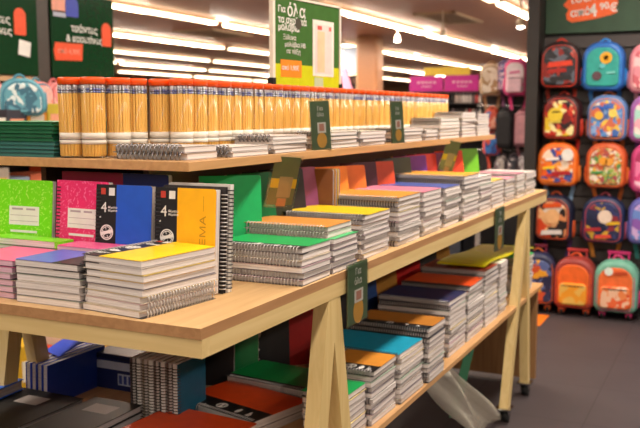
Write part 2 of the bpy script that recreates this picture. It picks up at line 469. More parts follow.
BACKS = ['#3a3638', '#6d6468', '#9b8f8a', '#7d6f73', '#c2b4a4']
def notebook(loc, rot, L, W, Tn, cover, label, cat='notebook', group=None, band=None, bf=0.0, wire='wire', spiral='spiral',
             pages='pages', back=None, spine_fill=None, prnt=None, words=False, name='spiral_notebook'):
    o = empty(name, loc, rot, label, cat, group)
    link('pages', nb_mesh('pages', L, W, Tn), M[pages], o)
    cm = cover if not isinstance(cover, str) else flat(cover, 0.38)
    link('front_cover', nb_mesh('cover', L, W, bf), [cm, band or M['black']] if bf else [cm], o, (0, 0, Tn - .0011))
    link('back_cover', nb_mesh('cover', L, W, 0.0), flat(back or random.choice(BACKS), 0.5), o)
    if spine_fill: link('spine', nb_mesh('spine', L, W - .006, Tn), spine_fill, o)
    if not spiral: link('spine', nb_mesh('spine', L, W, Tn), cm, o)
    if spiral: link('spiral_binding', nb_mesh(spiral, L, W, Tn), M[wire], o)
    if prnt == 'band':
        link('cover_print', nb_mesh('bandprint', L, W, bf), [M['white'], M['red']], o, (0, 0, Tn))
        if words:
            bw = bf * W
            text('4', bw * .6, M['white'], o, (-W / 2 + .25 * bw, .265 * L, Tn + .0003), (0, 0, 0), name='cover_numeral')
            text('θέματα\nθέματα', bw * .13, M['white'], o, (-W / 2 + .6 * bw, .255 * L, Tn + .0003), (0, 0, 0), name='cover_lettering')
    elif prnt == 'label':
        link('cover_label', nb_mesh('labelbox', L, W, 0), [M['white'], flat('#b0a0a8', 0.6)], o, (0, 0, Tn))
    return o

PALE = ['#d8d2cf', '#cfc7c4', '#b9aeac', '#c8b9a2', '#8d8488', '#5c5660', '#d5c08a', '#9fae9f', '#c9a5b0']
def stack(x_front, y0, y1, zbase, ztop, n, L, tops, phrase, group, flips=(), wire='wire', spiral='spiral', bf=0.0, prnt=None, pages='pages', yaw=0.0, tops_shift=None, words=False):
    """a pile of notebooks lying with their spines towards the near end (or flipped), page edges towards the aisle"""
    Tn = (ztop - zbase) / n
    W = (y1 - y0) - .006
    for i in range(n):                                   # i = 0 is the topmost
        z = ztop - Tn * (i + 1)
        flip = i in flips
        cov = tops[i] if i < len(tops) else random.choice(PALE)
        a = (-90 if flip else 90) + random.uniform(-1.2, 1.2) + yaw
        dx, dy = random.uniform(-.004, .003), random.uniform(-.0025, .0025)
        if tops_shift and i < len(tops_shift): dx += tops_shift[i]
        lab = f'notebook on top of {phrase}' if i == 0 else f'{ORD[i]} notebook from the top of {phrase}'
        if i == n - 1: lab = f'bottom notebook of {phrase}'
        top = i == 0
        wk = wire
        if isinstance(wire, (list, tuple)): wk = wire[i % len(wire)]
        notebook((x_front - L / 2 + dx, (y0 + y1) / 2 + dy, z), (0, 0, R(a)), L, W, Tn * .97, cov, lab, 'notebook', group,
                 bf=bf if i < len(tops) else 0, wire=wk, spiral=spiral, prnt=prnt if top else None, pages=pages, words=words and top)

ZT = 1.0787
G1 = 'notebook stacks along the tabletop'
stack(-.937, 1.845, 2.022, ZT, 1.174, 6, .25, ['#16b35c', '#cfc9c4'], 'the green-topped stack beside the yellow notebooks', G1, flips=(3,), bf=.22, prnt='band')
stack(-.938, 2.028, 2.20, ZT, 1.203, 8, .26, ['#e89a45', '#d9d0c4', '#39b86e'], 'the orange-topped stack behind the green-topped stack', G1, flips=(2, 4, 6), tops_shift=[-.02, -.02])
stack(-.955, 2.27, 2.49, ZT, 1.207, 9, .265, ['#f2d010', '#c9b06a', '#e2b070'], 'the bright yellow-topped stack facing the aisle', G1, flips=(2, 5, 7), bf=.14)
stack(-.95, 2.545, 2.765, ZT, 1.236, 10, .30, ['#ef9f3c', '#d8a45a', '#e6cfa0'], 'the orange-topped stack beyond the bright yellow-topped stack', G1, flips=(3, 4, 7), wire=['wire', 'wire_dark'])
stack(-.95, 2.79, 3.0, ZT, 1.232, 9, .26, ['#e58aa6', '#d9d2cf'], 'the pink-topped stack on the tabletop', G1, flips=(1, 3, 6))
stack(-.953, 3.04, 3.245, ZT, 1.226, 9, .27, ['#4a5fb0', '#d9d2cf'], 'the blue-topped stack next to the pink-topped stack', G1, flips=(2, 4, 5, 8), wire=['wire_dark', 'wire'])
stack(-.948, 3.265, 3.495, ZT, 1.256, 10, .30, ['#efae35', '#cfd0d6', '#31405c'], 'the tallest stack, golden-topped, on the tabletop', G1, flips=(4, 6, 7), wire=['wire', 'wire_dark'])
stack(-.95, 3.51, 3.71, ZT, 1.236, 9, .28, ['#ece5df'], 'the white-topped stack past the tallest golden-topped stack', G1, flips=(2, 5, 6))
stack(-.962, 3.75, 3.975, ZT, 1.20, 7, .27, ['#e5c04a', '#eae2d8'], 'the low mustard-topped stack near the far table end', G1, flips=(1, 4))
stack(-.962, 4.005, 4.19, ZT, 1.193, 7, .26, ['#d98fa8', '#e9e2da'], 'the low rose-topped stack near the far table end', G1, flips=(2, 3, 5))
stack(-.966, 4.255, 4.43, ZT, 1.20, 7, .25, ['#b86f86', '#e9e2da'], 'the plum-topped stack, second from the far table end', G1, flips=(1, 3, 6), wire=['wire', 'wire_dark'])
stack(-.966, 4.465, 4.69, ZT, 1.193, 7, .25, ['#dcd2cc'], 'the last grey-topped stack at the far table end', G1, flips=(2, 5))
# a second line of low stacks behind, against the divider
# near end: stacks facing the end of the table
def end_stack(x0, x1, y0, y1, zbase, ztop, n, tops, phrase, group, spine='right', yaw=0, **kw):
    Tn = (ztop - zbase) / n; Wx = (x1 - x0) - .005
    for i in range(n):
        z = ztop - Tn * (i + 1)
        cov = tops[i] if i < len(tops) else random.choice(PALE)
        a = {'right': 180, 'left': 0}[spine if not isinstance(spine, (list, tuple)) else spine[i % len(spine)]]
        lab = f'notebook on top of {phrase}' if i == 0 else f'{ORD[i]} notebook from the top of {phrase}'
        if i == n - 1: lab = f'bottom notebook of {phrase}'
        kk = dict(kw)
        if i: kk['prnt'] = None; kk['words'] = False
        if i >= len(tops): kk['bf'] = 0
        notebook(((x0 + x1) / 2 + random.uniform(-.003, .002), (y0 + y1) / 2 + random.uniform(-.003, .003), z), (0, 0, R(a + yaw + random.uniform(-1, 1))),
                 y1 - y0, Wx, Tn * .97, cov, lab, 'notebook', group, **kk)
G2 = 'notebook stacks at the near table end'
YEL = '#f6cc10'
end_stack(-1.243, -1.062, 1.418, 1.655, ZT, 1.200, 8, [YEL, '#d8d0cc', '#cdb24a', '#e3b23c'], 'the yellow-topped stack at the near table corner', G2,
          spine=['left', 'left', 'left', 'left', 'left', 'right', 'right', 'right'], bf=.3, prnt='band', yaw=-7, words=True)
end_stack(-1.447, -1.25, 1.424, 1.575, ZT, 1.176, 6, ['#5a64c4', '#d8d0cc'], 'the small black-and-blue-topped stack left of the yellow-topped stack', G2, bf=.42, wire='wire_dark', pages='pages')
end_stack(-1.63, -1.455, 1.436, 1.60, ZT, 1.168, 6, ['#ee5f95', '#c9558a'], 'the pink-topped stack left of the black-and-blue-topped stack', G2, wire='wire_dark', pages='pages_pink')
end_stack(-1.825, -1.64, 1.43, 1.60, ZT, 1.160, 6, ['#7ed321', '#79c52a'], 'the lime-topped stack at the table edge', G2, wire='wire_dark')
end_stack(-1.47, -1.275, 1.585, 1.665, ZT, 1.183, 6, [doodle('pink_print_flat', '#e84f8c', '#f08db4'), '#d95b92'], 'the pink-printed stack behind the black-and-blue-topped stack', G2, spiral=None, pages='pages_pink')
end_stack(-1.72, -1.485, 1.61, 1.665, ZT, 1.186, 6, [doodle('lime_print_flat', '#7fdc1e', '#a6ea55'), '#79c52a'], 'the lime-printed stack in front of the standing lime notebook', G2, spiral=None)

# standing notebooks
def stand(x, y, zs, yaw, lean, L, W, Tn, cover, label, group, roll=0, **kw):
    th = R(90 - lean)
    return notebook((x, y, zs + L / 2 * sin(th) + .001), (th, roll, R(yaw)), L, W, Tn, cover, label, 'notebook', group, **kw)
G3 = 'notebooks standing upright at the near table end'
stand(-1.672, 1.70, ZT, 2, 5, .246, .185, .016, doodle('lime_print', '#76dd12', '#b4f060'), 'lime green printed notebook standing upright with white name label', G3, prnt='label', spiral=None)
stand(-1.478, 1.70, ZT, -3, 5, .25, .175, .016, doodle('pink_print', '#e9306f', '#f47aa6'), 'hot pink printed notebook standing upright with white name label', G3, prnt='label', spiral='spiral', wire='wire_dark')
stand(-1.340, 1.692, ZT, 3, 5, .245, .162, .020, '#1f57c8', 'black and blue spiral notebook marked 4 standing upright', G3, bf=.37, wire='wire_dark', prnt='band', words=True)
o = stand(-1.156, 1.690, ZT, 2, 4, .245, .166, .022, '#f7b50c', 'black and yellow spiral notebook marked 4 standing upright', G3, bf=.37, wire='wire_dark', prnt='band', words=True)
text('ΘΕΜΑ', .022, flat('#b98708', 0.5), o, (.05, .06, .0224), (0, 0, R(90)), 'RIGHT', name='cover_lettering', sx=1.5)
MB().box(.0495, .0505, .07, .105, .0222, .0226).build('cover_rule', flat('#b98708', 0.5), o)
stand(-1.150, 1.695, ZT, 182, -4, .25, .17, .012, '#3a3436', 'dark-backed spiral notebook standing directly behind the yellow notebook', G3, wire='wire', back='#2c2628', pages='pages_grey')
stand(-1.146, 1.711, ZT, 182, -4, .255, .17, .017, '#e2ddd8', 'white-paged spiral notebook standing third behind the yellow notebook', G3, wire='wire_dark', spine_fill=M['white'], back='#cfc9c4')

stand(-1.50, 1.765, ZT, 0, 3, .268, .2, .016, '#8c1436', 'crimson notebook standing behind the hot pink printed one', G3, spiral=None)
stand(-1.33, 1.765, ZT, 0, 3, .268, .14, .016, '#18235e', 'navy notebook standing behind the black and blue spiral one', G3, spiral=None)
# upright notebooks along the divider, facing the aisle
G4 = 'notebooks standing upright along the tabletop divider'
def upright(y, x, W, cover, label, yaw=66, L=.25, lean=9, z=ZT, g=G4, **kw):
    return stand(x, y, z, yaw, lean, L, W, .014, cover, label, g, **kw)
upright(2.02, -1.245, .17, '#17b566', 'bright green notebook standing behind the green-topped stack', yaw=40, lean=6)
upright(2.135, -1.245, .17, '#12874c', 'darker green notebook standing behind the bright green one', yaw=72)
upright(2.235, -1.25, .17, '#3b3a20', 'dark olive notebook standing next to the darker green one', yaw=66, bf=.3, prnt='band')
upright(2.33, -1.25, .17, '#2a2226', 'black notebook standing beside the tilted clear price sign', yaw=66, bf=.3, prnt='band')
upright(2.42, -1.25, .17, '#8f4a78', 'mauve notebook standing right of the tilted clear price sign', yaw=66)
for k, (c, ph) in enumerate((('#7a4a2c', 'brown'), ('#c98a3a', 'tan'), ('#e0b64a', 'golden'))):
    stand(-1.235 , 2.505 + k * .022, ZT, 10, 2, .24, .15, .016, c, f'{ph} notebook standing edge-on right of the mauve notebook', G4, wire='wire_dark', pages='pages_grey')
upright(2.64, -1.245, .19, '#ec9338', 'plain light orange notebook standing behind the yellow-topped stack', L=.24)
upright(2.79, -1.245, .20, '#e07a2e', 'burnt orange notebook with black logo band standing behind orange-topped stack', L=.235, bf=.27, prnt='band')
upright(2.93, -1.25, .18, '#4a2030', 'dark maroon notebook standing right of the burnt orange one', L=.24)
upright(3.08, -1.245, .20, '#e2502a', 'vermilion notebook with black logo band standing behind pink-topped stack', L=.235, bf=.27, prnt='band')
upright(3.29, -1.25, .20, '#454d46', 'grey-green notebook standing right of the vermilion one', L=.24)
upright(3.49, -1.25, .20, '#6f2f86', 'purple notebook standing left of the plain red one', L=.24, back='#d9a86a')
upright(3.64, -1.25, .19, '#d4453a', 'plain red notebook standing between two purple notebooks', L=.24)
upright(3.77, -1.25, .19, '#7d3273', 'plum purple notebook standing right of the plain red one', L=.24)
upright(4.04, -1.25, .20, '#e0492c', 'red-orange notebook standing beside the lime green one', L=.24)
upright(4.27, -1.25, .20, '#6fbf2c', 'lime green notebook standing last along the divider', L=.24, yaw=55)

# ------------------------------------------------------------------ lower shelf
ZL = .5532
G5 = 'notebook stacks along the lower shelf'
stack(-.967, 2.175, 2.335, ZL, .695, 8, .14, ['#12a052'], 'the green-topped lower stack behind the trestle leg', G5, flips=(1, 3, 5))
stack(-.955, 2.345, 2.555, ZL, .725, 10, .17, ['#d98f34', '#d2cac6'], 'the orange lower stack with black band beside the leg', G5, flips=(1, 2, 4, 6, 8), bf=.3, prnt='band', wire=['wire', 'wire_dark'])
stack(-.947, 2.57, 2.80, ZL, .722, 10, .30, ['#1496b8'], 'the turquoise-topped lower stack', G5, flips=(2, 4, 5, 7, 8), wire=['wire_dark', 'wire'])
stack(-.935, 2.82, 3.01, ZL, .752, 11, .30, ['#b9772c', '#2c2f3c', '#2c2f3c', '#2c2f3c'], 'the brown-topped lower stack right of turquoise-topped stack', G5, flips=(5, 7, 8), bf=.22, prnt='band', wire=['wire_dark', 'wire_dark', 'wire_dark', 'wire'])
stack(-.965, 3.165, 3.40, ZL, .775, 12, .30, ['#262a52', '#3d4160'], 'the navy-topped lower stack', G5, flips=(2, 4, 7, 9), wire=['wire', 'wire_dark'])
stack(-.965, 3.42, 3.67, ZL, .785, 12, .30, ['#e2501c', '#e8792c'], 'the bright orange-red lower stack', G5, flips=(1, 3, 6, 8), wire=['wire_dark', 'wire'], bf=.15)
stack(-.966, 3.69, 3.92, ZL, .806, 12, .30, ['#8f2f1d', '#3a3c50', '#3a3c50'], 'the dark red-topped lower stack', G5, flips=(3, 6, 8))
stack(-.965, 3.95, 4.10, ZL, .80, 11, .25, ['#e6e0da'], 'the white-topped lower stack beside the far leg', G5, flips=(2, 5, 8))
stack(-.966, 4.46, 4.70, ZL, .745, 9, .26, ['#12a052', '#22a85c'], 'the green-topped lower stack past the far trestle leg', G5, flips=(2, 4, 6))
# wide yellow sheet pad bridging the far stacks
def bowed(path_pts, width_dir, w, t):
    b = MB(); b.ribbon(path_pts, width_dir, w, t); return b
ys = MB().ribbon([(-1.095, 3.74 + i * .087, .820 + .006 * sin(i * .9) - .0004 * i * i) for i in range(13)], (1, 0, 0), .22, .008)
o = ys.build('folder', flat('#e3d70a', 0.35)); tag(o, 'floppy yellow plastic folder lying across the far lower stacks', 'folder')
o.data.name = 'yellow_folder'

# lower shelf, standing against its divider
G6 = 'notebooks standing upright on the lower shelf'
def low_up(x, y, c, label, yaw=45, W=.18, L=.27, **kw):
    return stand(x, y, ZL, yaw, 8, L, W, .014, c, label, G6, **kw)
low_up(-1.67, 2.40, '#145a86', 'teal blue notebook standing upright on the lower shelf', yaw=4, W=.15, L=.25)
low_up(-1.61, 2.50, '#1c181b', 'plain black notebook standing behind teal notebook on lower shelf', yaw=20, W=.14)
low_up(-1.59, 2.60, '#0f8a49', 'green notebook standing upright between black ones on lower shelf', yaw=25, W=.17)
low_up(-1.53, 2.72, '#1d1a1e', 'black notebook with white logo standing on lower shelf behind green pad', yaw=35, W=.17, prnt='band', bf=.5)
low_up(-1.455, 2.86, '#a81f1c', 'deep red notebook standing upright on the lower shelf', yaw=45, W=.17, L=.3)
low_up(-1.40, 3.02, '#1d1a1e', 'black notebook standing right of the deep red lower one', yaw=60, W=.18, L=.3, bf=.4, prnt='band')
low_up(-1.40, 3.28, '#24427a', 'dark blue notebook standing under the hanging price tag', yaw=64, W=.2, L=.28)
low_up(-1.40, 3.52, '#b57d33', 'ochre notebook standing on lower shelf left of the scarlet one', yaw=64, W=.2, L=.30)
low_up(-1.40, 3.82, '#c8201f', 'scarlet notebook standing on lower shelf right of the ochre one', yaw=64, W=.22, L=.30)
low_up(-1.40, 4.10, '#23242c', 'charcoal notebook standing on lower shelf right of the scarlet one', yaw=64, W=.2, L=.30)
low_up(-1.40, 4.32, '#a9792f', 'dull gold notebook standing last on the lower shelf', yaw=64, W=.2, L=.30)

# lower shelf near end
G7 = 'notebooks lying at the near end of the lower shelf'
def lying(x, y, z, yaw, L, W, Tn, c, label, **kw):
    return notebook((x, y, z), (0, 0, R(yaw)), L, W, Tn, c, label, 'notebook', G7, **kw)
RO = '#ea501a'
lying(-1.39, 1.98, ZL, 84, .32, .26, .026, '#5a4a44', 'lower notebook under the front orange-red one on lower shelf', spiral=None)
lying(-1.385, 1.985, ZL + .026, 86, .32, .27, .022, RO, 'orange-red notebook lying nearest on the lower shelf', spiral=None)
lying(-1.36, 2.27, ZL, 78, .33, .24, .024, '#cfc6c0', 'pale notebook under the black-banded orange-red one', spiral=None)
lying(-1.365, 2.27, ZL + .024, 76, .34, .25, .026, RO, 'orange-red spiral notebook with black printed band on lower shelf', bf=.33, prnt='band', wire='wire')
lying(-1.33, 2.50, ZL, 84, .34, .21, .022, '#8f8a88', 'grey notebook beneath the green one on the lower shelf', spiral='spiral')
lying(-1.33, 2.50, ZL + .022, 82, .34, .21, .02, '#8f8a88', 'middle notebook beneath the green one on the lower shelf', spiral='spiral')
lying(-1.33, 2.50, ZL + .042, 84, .35, .215, .026, '#0d9449', 'green spiral notebook lying before the deep red upright one', bf=.15, wire='wire')

def folder(x0, x1, y0, y1, z0, th, label, g):
    o = empty('black_folder', ((x0 + x1) / 2, (y0 + y1) / 2, z0), (0, 0, 0), label, 'folder', g)
    w, h = (x1 - x0) / 2, (y1 - y0) / 2
    c = MB(); c.box(-w, w, -h, h, 0, .002); c.box(-w, w, -h, h, th - .002, th, bev=.0008); c.box(-w, -w + .002, -h, h, .001, th - .001)
    c.build('cover', flat('#100f0e', 0.5), o)
    MB().box(-w + .004, w - .004, -h + .004, h - .004, .002, th - .002).build('pages', M['pages_grey'], o)
    MB().box(-.045, .045, h - .115, h - .05, th, th + .0006).build('label', flat('#b3aaa6', 0.5), o)
GF = 'black folders on the lower shelf'
for k, ph in ((0, 'bottom of the left pile'), (1, 'middle of the left pile'), (2, 'top of the left pile')):
    folder(-2.05, -1.785, 1.66, 2.02, ZL + k * .0225, .022, f'black folder with white label, {ph} on the lower shelf', GF)
for k, ph in ((0, 'bottom of the right pile'), (1, 'middle of the right pile'), (2, 'top of the right pile')):
    folder(-1.765, -1.585, 1.70, 2.05, ZL + k * .0225, .022, f'black folder with white label, {ph} beside orange-red notebook', GF)
GB = 'blue notebooks standing edge-on under the table'
for k in range(4):
    x = -2.045 + k * .024
    o = empty('blue_notebook', (x, 2.19, ZL), (0, R(2), 0), f'blue hardback notebook standing edge-on under table, {nth(k)} from the back legs', 'notebook', GB)
    c = MB(); c.box(-.0105, -.0085, -.14, .14, 0, .14); c.box(.0085, .0105, -.14, .14, 0, .14); c.box(-.0105, .0105, .138, .14, 0, .14)
    c.build('cover', flat('#1d3fae', 0.35), o)
    MB().box(-.0085, .0085, -.137, .137, .003, .138).build('pages', M['pages_grey'], o)
o = empty('storage_box', (-1.84, 2.42, ZL), (0, 0, 0), 'navy storage box with white and blue label strip under the table', 'box')
MB().box(-.135, .135, -.13, .13, 0, .105, bev=.003).build('body', flat('#16245c', 0.4), o)
MB().box(-.138, .138, -.133, .133, .105, .125, bev=.003).build('lid', flat('#12183a', 0.4), o)
l = MB(); l.box(-.13, .13, -.1315, -.1305, .072, .1, 0); l.box(-.03, .05, -.1316, -.1305, .02, .06, 0)
for i in range(4): l.box(-.025 + i * .02, -.012 + i * .02, -.132, -.1316, .025, .055, 1)
l.build('label', [flat('#b9bfd6', 0.5), flat('#3a4a94', 0.5)], o)
o = MB().ribbon([(-2.03 + .009 * i, 2.15 + .024 * i, .6985 + .004 * i + .02 * sin(i * .4)) for i in range(9)], (1, -.4, 0), .1, .004).build('plastic_folder', flat('#4a63e6', 0.3))
tag(o, 'curled periwinkle blue plastic folder lying on the navy box', 'folder')
o = empty('blue_binder', (-2.055, 1.86, ZL + .069), (0, R(0), R(4)), 'bright blue binder lying at the back edge of the lower shelf', 'binder')
c = MB(); c.box(-.05, .05, -.12, .14, 0, .003); c.box(-.05, .05, -.12, .14, .03, .033); c.box(-.05, -.047, -.12, .14, .002, .031); c.build('cover', flat('#1667d8', 0.35), o)
MB().box(-.045, .046, -.115, .135, .003, .03).build('pages', M['pages_grey'], o)
GW = 'white spiral notebooks standing edge-on on the lower shelf'
for k in range(8):
    x = -1.635 + k * .0225
    notebook((x - .009, 2.145, ZL + .1 + .001), (pi / 2, 0, R(90 - random.uniform(-1, 1))), .2, .15, .019, '#d5cfcc' if k < 7 else '#17607f', f'white spiral notebook standing edge-on under table, {nth(k)} from the navy box', 'notebook', GW,
             wire='wire_steel' if k % 2 else 'wire_dark', spine_fill=M['white'] if k % 2 else None)

# ------------------------------------------------------------------ upper shelf: pencils, pads, signs
ZU = 1.3862
tb = MB().lathe((0, 0, 0), [(.002, .0), (.0305, .0008), (.0307, .003), (.0307, .195)], 28).mesh('tube')
ld = MB().lathe((0, 0, 0), [(.0318, .186), (.0318, .2015), (.030, .204), (.004, .2045)], 28).mesh('lid')
bd = MB().lathe((0, 0, 0), [(.0309, .047), (.0309, .064)], 28); bd.lathe((0, 0, 0), [(.0310, .0455), (.0310, .047)], 28, 1); bd.lathe((0, 0, 0), [(.0309, .035), (.0309, .0455)], 28)
bd = bd.mesh('paper_band')
def pencil_mesh():
    b = MB()
    hexr = lambda r, z: [(r * cos(pi / 3 * i), r * sin(pi / 3 * i), z) for i in range(6)]
    b.loft([hexr(.0037, .004), hexr(.0037, .163)], 0, smooth=False)
    b.loft([hexr(.0038, .163), hexr(.0038, .168)], 1); b.loft([hexr(.0038, .1695), hexr(.0038, .1745)], 1)
    b.loft([hexr(.0034, .1745), hexr(.0033, .184)], 2)
    return b.mesh('pencil')
pm = pencil_mesh()
bluef = flat('#7f86b8', 0.35, 0.3)
GP = 'clear tubes of pencils on the upper shelf'
def pencil_tube(x, y, label):
    o = empty('pencil_tube', (x, y, ZU), (0, 0, random.uniform(0, 6.28)), label, 'pencils', GP)
    n1 = 22
    for i in range(n1):
        a = 2 * pi * i / n1; r = .0262
        lean = random.uniform(-.012, .012)
        link('pencil', pm, [M['pencil'], M['ferrule'] if random.random() < .6 else bluef, M['eraser']], o, (r * cos(a), r * sin(a), random.uniform(0, .002)), (lean * sin(a), -lean * cos(a), random.uniform(0, 1)))
    for i in range(10):
        a = 2 * pi * i / 10; r = .0165
        link('pencil', pm, [M['pencil'], M['ferrule'], M['eraser']], o, (r * cos(a), r * sin(a), 0), (0, 0, random.uniform(0, 1)))
    link('tube', tb, M['tube'], o); link('lid', ld, M['orange_lid'], o); link('paper_band', bd, [M['band'], flat('#5a5350', .5)], o)
for k, (x, y) in enumerate(((-1.543, 1.733), (-1.480, 1.745), (-1.447, 1.803), (-1.442, 1.868), (-1.402, 1.925))):
    pencil_tube(x, y, f'clear tube of pencils with orange lid, {nth(k)} from the green pads')
k = 0
y = 1.930
while y < 4.25:
    pencil_tube(-1.337 + random.uniform(-.003, .003), y, f'clear tube of pencils with orange lid, {nth(k)} along the long front row')
    y += .0628; k += 1

# green pads at the back of the upper shelf, near end
GG = 'dark green pads on the upper shelf'
cols = ['#1f8a4c', '#0f5a34', '#14663c', '#0e4a30', '#155c3e', '#2a6a5c', '#2c5a5c', '#27504f', '#31605f']
for i in range(9):
    z = ZU + .092 - .0102 * (i + 1)
    o = empty('green_pad', (-1.725 + random.uniform(-.004, .004), 1.83 + random.uniform(-.002, .004), z), (0, 0, R(random.uniform(-1, 1))),
              ('dark green pad on top of the pile left of the pencil tubes' if i == 0 else f'{ORD[i]} dark green pad from the top of the pile left of pencils'), 'pad', GG)
    c = MB(); c.box(-.15, .15, -.13, .13, .0085, .0096, bev=.0004); c.box(-.15, .15, -.13, .13, 0, .001, bev=.0004); c.build('cover', flat(cols[i], 0.35), o)
    MB().box(-.146, .146, -.127, .127, .001, .0085).build('pages', flat(['#1b6b45', '#3f7f78'][i > 4], 0.6), o)

# small spiral pads along the front of the upper shelf
G8 = 'small notepads along the upper shelf front'
def pads(x_front, y0, y1, ztop, n, L, tops, phrase, flips=(), spiral='spiral', wire='wire_steel', shift=0):
    stack(x_front, y0, y1, ZU, ztop, n, L, tops, phrase, G8, flips=flips, spiral=spiral, wire=wire, pages='pages')
pads(-1.195, 1.732, 1.885, 1.420, 2, .215, ['#cfc8c4', '#c8b7a5'], 'the big-coiled pad pair at the near upper shelf corner', spiral='coil', wire='wire_steel')
pads(-1.17, 1.90, 2.10, 1.4135, 2, .13, ['#e7e2de', '#e7e2de'], 'the low thick white pad pair after the big-coiled pads', spiral='coil', wire='wire_steel')
pads(-1.17, 2.13, 2.35, 1.436, 4, .13, ['#d8d2d0', '#e8e2dc'], 'the pad pile left of the first upright green tag', spiral='coil', flips=(1, 2), wire='wire_steel')
pads(-1.17, 2.50, 2.74, 1.440, 4, .13, ['#dfe2dd', '#4a5a4c'], 'the pad pile right of the first upright green tag', flips=(1, 2))
pads(-1.17, 2.76, 3.0, 1.437, 4, .13, ['#cfd8cc', '#e2ddd8'], 'the pale pad pile midway between the upright green tags', flips=(1, 3))
pads(-1.17, 3.18, 3.42, 1.440, 4, .13, ['#dcd6d2', '#545a55'], 'the pad pile right of the second upright green tag', flips=(1, 2), wire='wire_dark')
pads(-1.17, 3.45, 3.62, 1.43, 3, .13, ['#e6e0dc'], 'the low white pad pile before the green-coiled pads', flips=(1,))
pads(-1.17, 3.65, 3.95, 1.478, 6, .14, ['#cfdccb', '#8fb08c', '#dfe2dc'], 'the green-coiled pad pile near the far upper shelf end', flips=(2, 4))
pads(-1.17, 3.98, 4.22, 1.505, 8, .14, ['#e6d6cc', '#e9e2dc'], 'the tall white pad pile second from far upper end', flips=(1, 3))
pads(-1.17, 4.25, 4.48, 1.497, 8, .14, ['#e9e2dc'], 'the white pad pile at the far upper shelf end', flips=(2, 4))

# price tags in clear holders
GREEN = flat('#5d7356', 0.35)
def price_tag(loc, rot, w, h, label, base=False):
    """clear holder with green card; local x across, z up, faces -y"""
    o = empty('price_tag', loc, rot, label, 'price tag', 'green price tags in clear holders')
    MB().box(-w / 2 - .004, w / 2 + .004, -.0035, .0035, -.004, h + .004, bev=.001).build('clear_holder', M['acrylic'], o)
    c = MB(); c.box(-w / 2, w / 2, -.001, .001, 0, h); cd = c.build('card', GREEN, o)
    p = MB()
    p.box(-.18 * w, .26 * w, -.0016, -.001, .34 * h, .56 * h, 0); p.box(-.1 * w, .16 * w, -.002, -.0016, .38 * h, .53 * h, 1)
    p.prism([(.02 * w + .26 * w * cos(2 * pi * i / 20), .19 * h + .26 * w * sin(2 * pi * i / 20)) for i in range(20)], .001, .0016, 2, Matrix.Rotation(R(90), 4, 'X'))
    p.build('card_print', [M['white'], flat('#c98f7f', .5), flat('#e0a84a', .5)], cd)
    text('Για\nόλα', .2 * w, M['white'], cd, (0, -.0016, .78 * h), (R(90), 0, 0), 'CENTER', name='lettering')
    else_ = MB().box(-w / 2, w / 2, -.001, .03, h - .012, h - .0105).build('hanger', M['acrylic'], o) if not base else None
    if base: MB().box(-w / 2, w / 2, -.004, .04, -.004, 0).build('foot', M['acrylic'], o)
    return o
price_tag((-.922, 2.157, .925), (0, 0, R(90)), .135, .165, 'green price tag in clear holder hanging from the tabletop front edge above lower stacks')
price_tag((-.922, 3.745, .905), (0, 0, R(90)), .15, .18, 'green price tag hanging from tabletop edge near the far trestle leg')
price_tag((-1.163, 2.432, ZU + .001), (R(-3), R(-2), R(76)), .092, .15, 'first green price tag standing among pads on the upper shelf', True)
price_tag((-1.163, 3.11, ZU + .001), (R(-3), R(-2), R(80)), .088, .155, 'second green price tag standing among pads on the upper shelf', True)
def clear_tag(loc, rot, w, h, label):
    o = empty('price_tag', loc, rot, label, 'price tag', 'tilted clear price signs under the upper shelf')
    MB().box(-w / 2, w / 2, -.002, .002, -h, 0, bev=.0008).build('clear_holder', M['acrylic'], o)
    c = MB(); c.box(-w / 2 + .008, w / 2 - .006, -.0007, .0007, -h + .008, -.004)
    m_ = flat('#7d8150', .4); cd = c.build('card', m_, o)
    p = MB(); p.box(-w / 2 + .008, w / 2 - .006, -.0012, -.0007, -.62 * h, -.44 * h, 0); p.box(-.15 * w, .3 * w, -.0016, -.0012, -.8 * h, -.4 * h, 1); p.box(-.1 * w, .2 * w, -.0016, -.0007, -.97 * h, -.82 * h, 2)
    p.build('card_print', [flat('#e8c21c', .4), flat('#b9a06a', .5), flat('#c98a58', .5)], cd)
clear_tag((-1.140, 2.165, 1.380), (R(14), R(5), R(60)), .10, .155, 'tilted clear price sign with yellow band hanging over the upright mauve notebook')
clear_tag((-1.140, 3.76, 1.378), (R(14), R(9), R(62)), .10, .15, 'tilted clear price sign hanging before the upright plum notebook')

# sign board rising behind the pencils
o = empty('sign_board', (-1.43, 2.865, ZU), (0, 0, R(83)), 'green and yellow framed sign standing behind the pencil tubes', 'sign')
w, h = .225, .52
fr = MB()
for a in ((-w, -w + .014, 0, h), (w - .010, w, 0, h), (-w, w, h - .008, h), (-w, w, 0, .008)): fr.box(a[0], a[1], -.008, .008, a[2], a[3])
fr.build('frame', flat('#e8e0d0', .4), o)

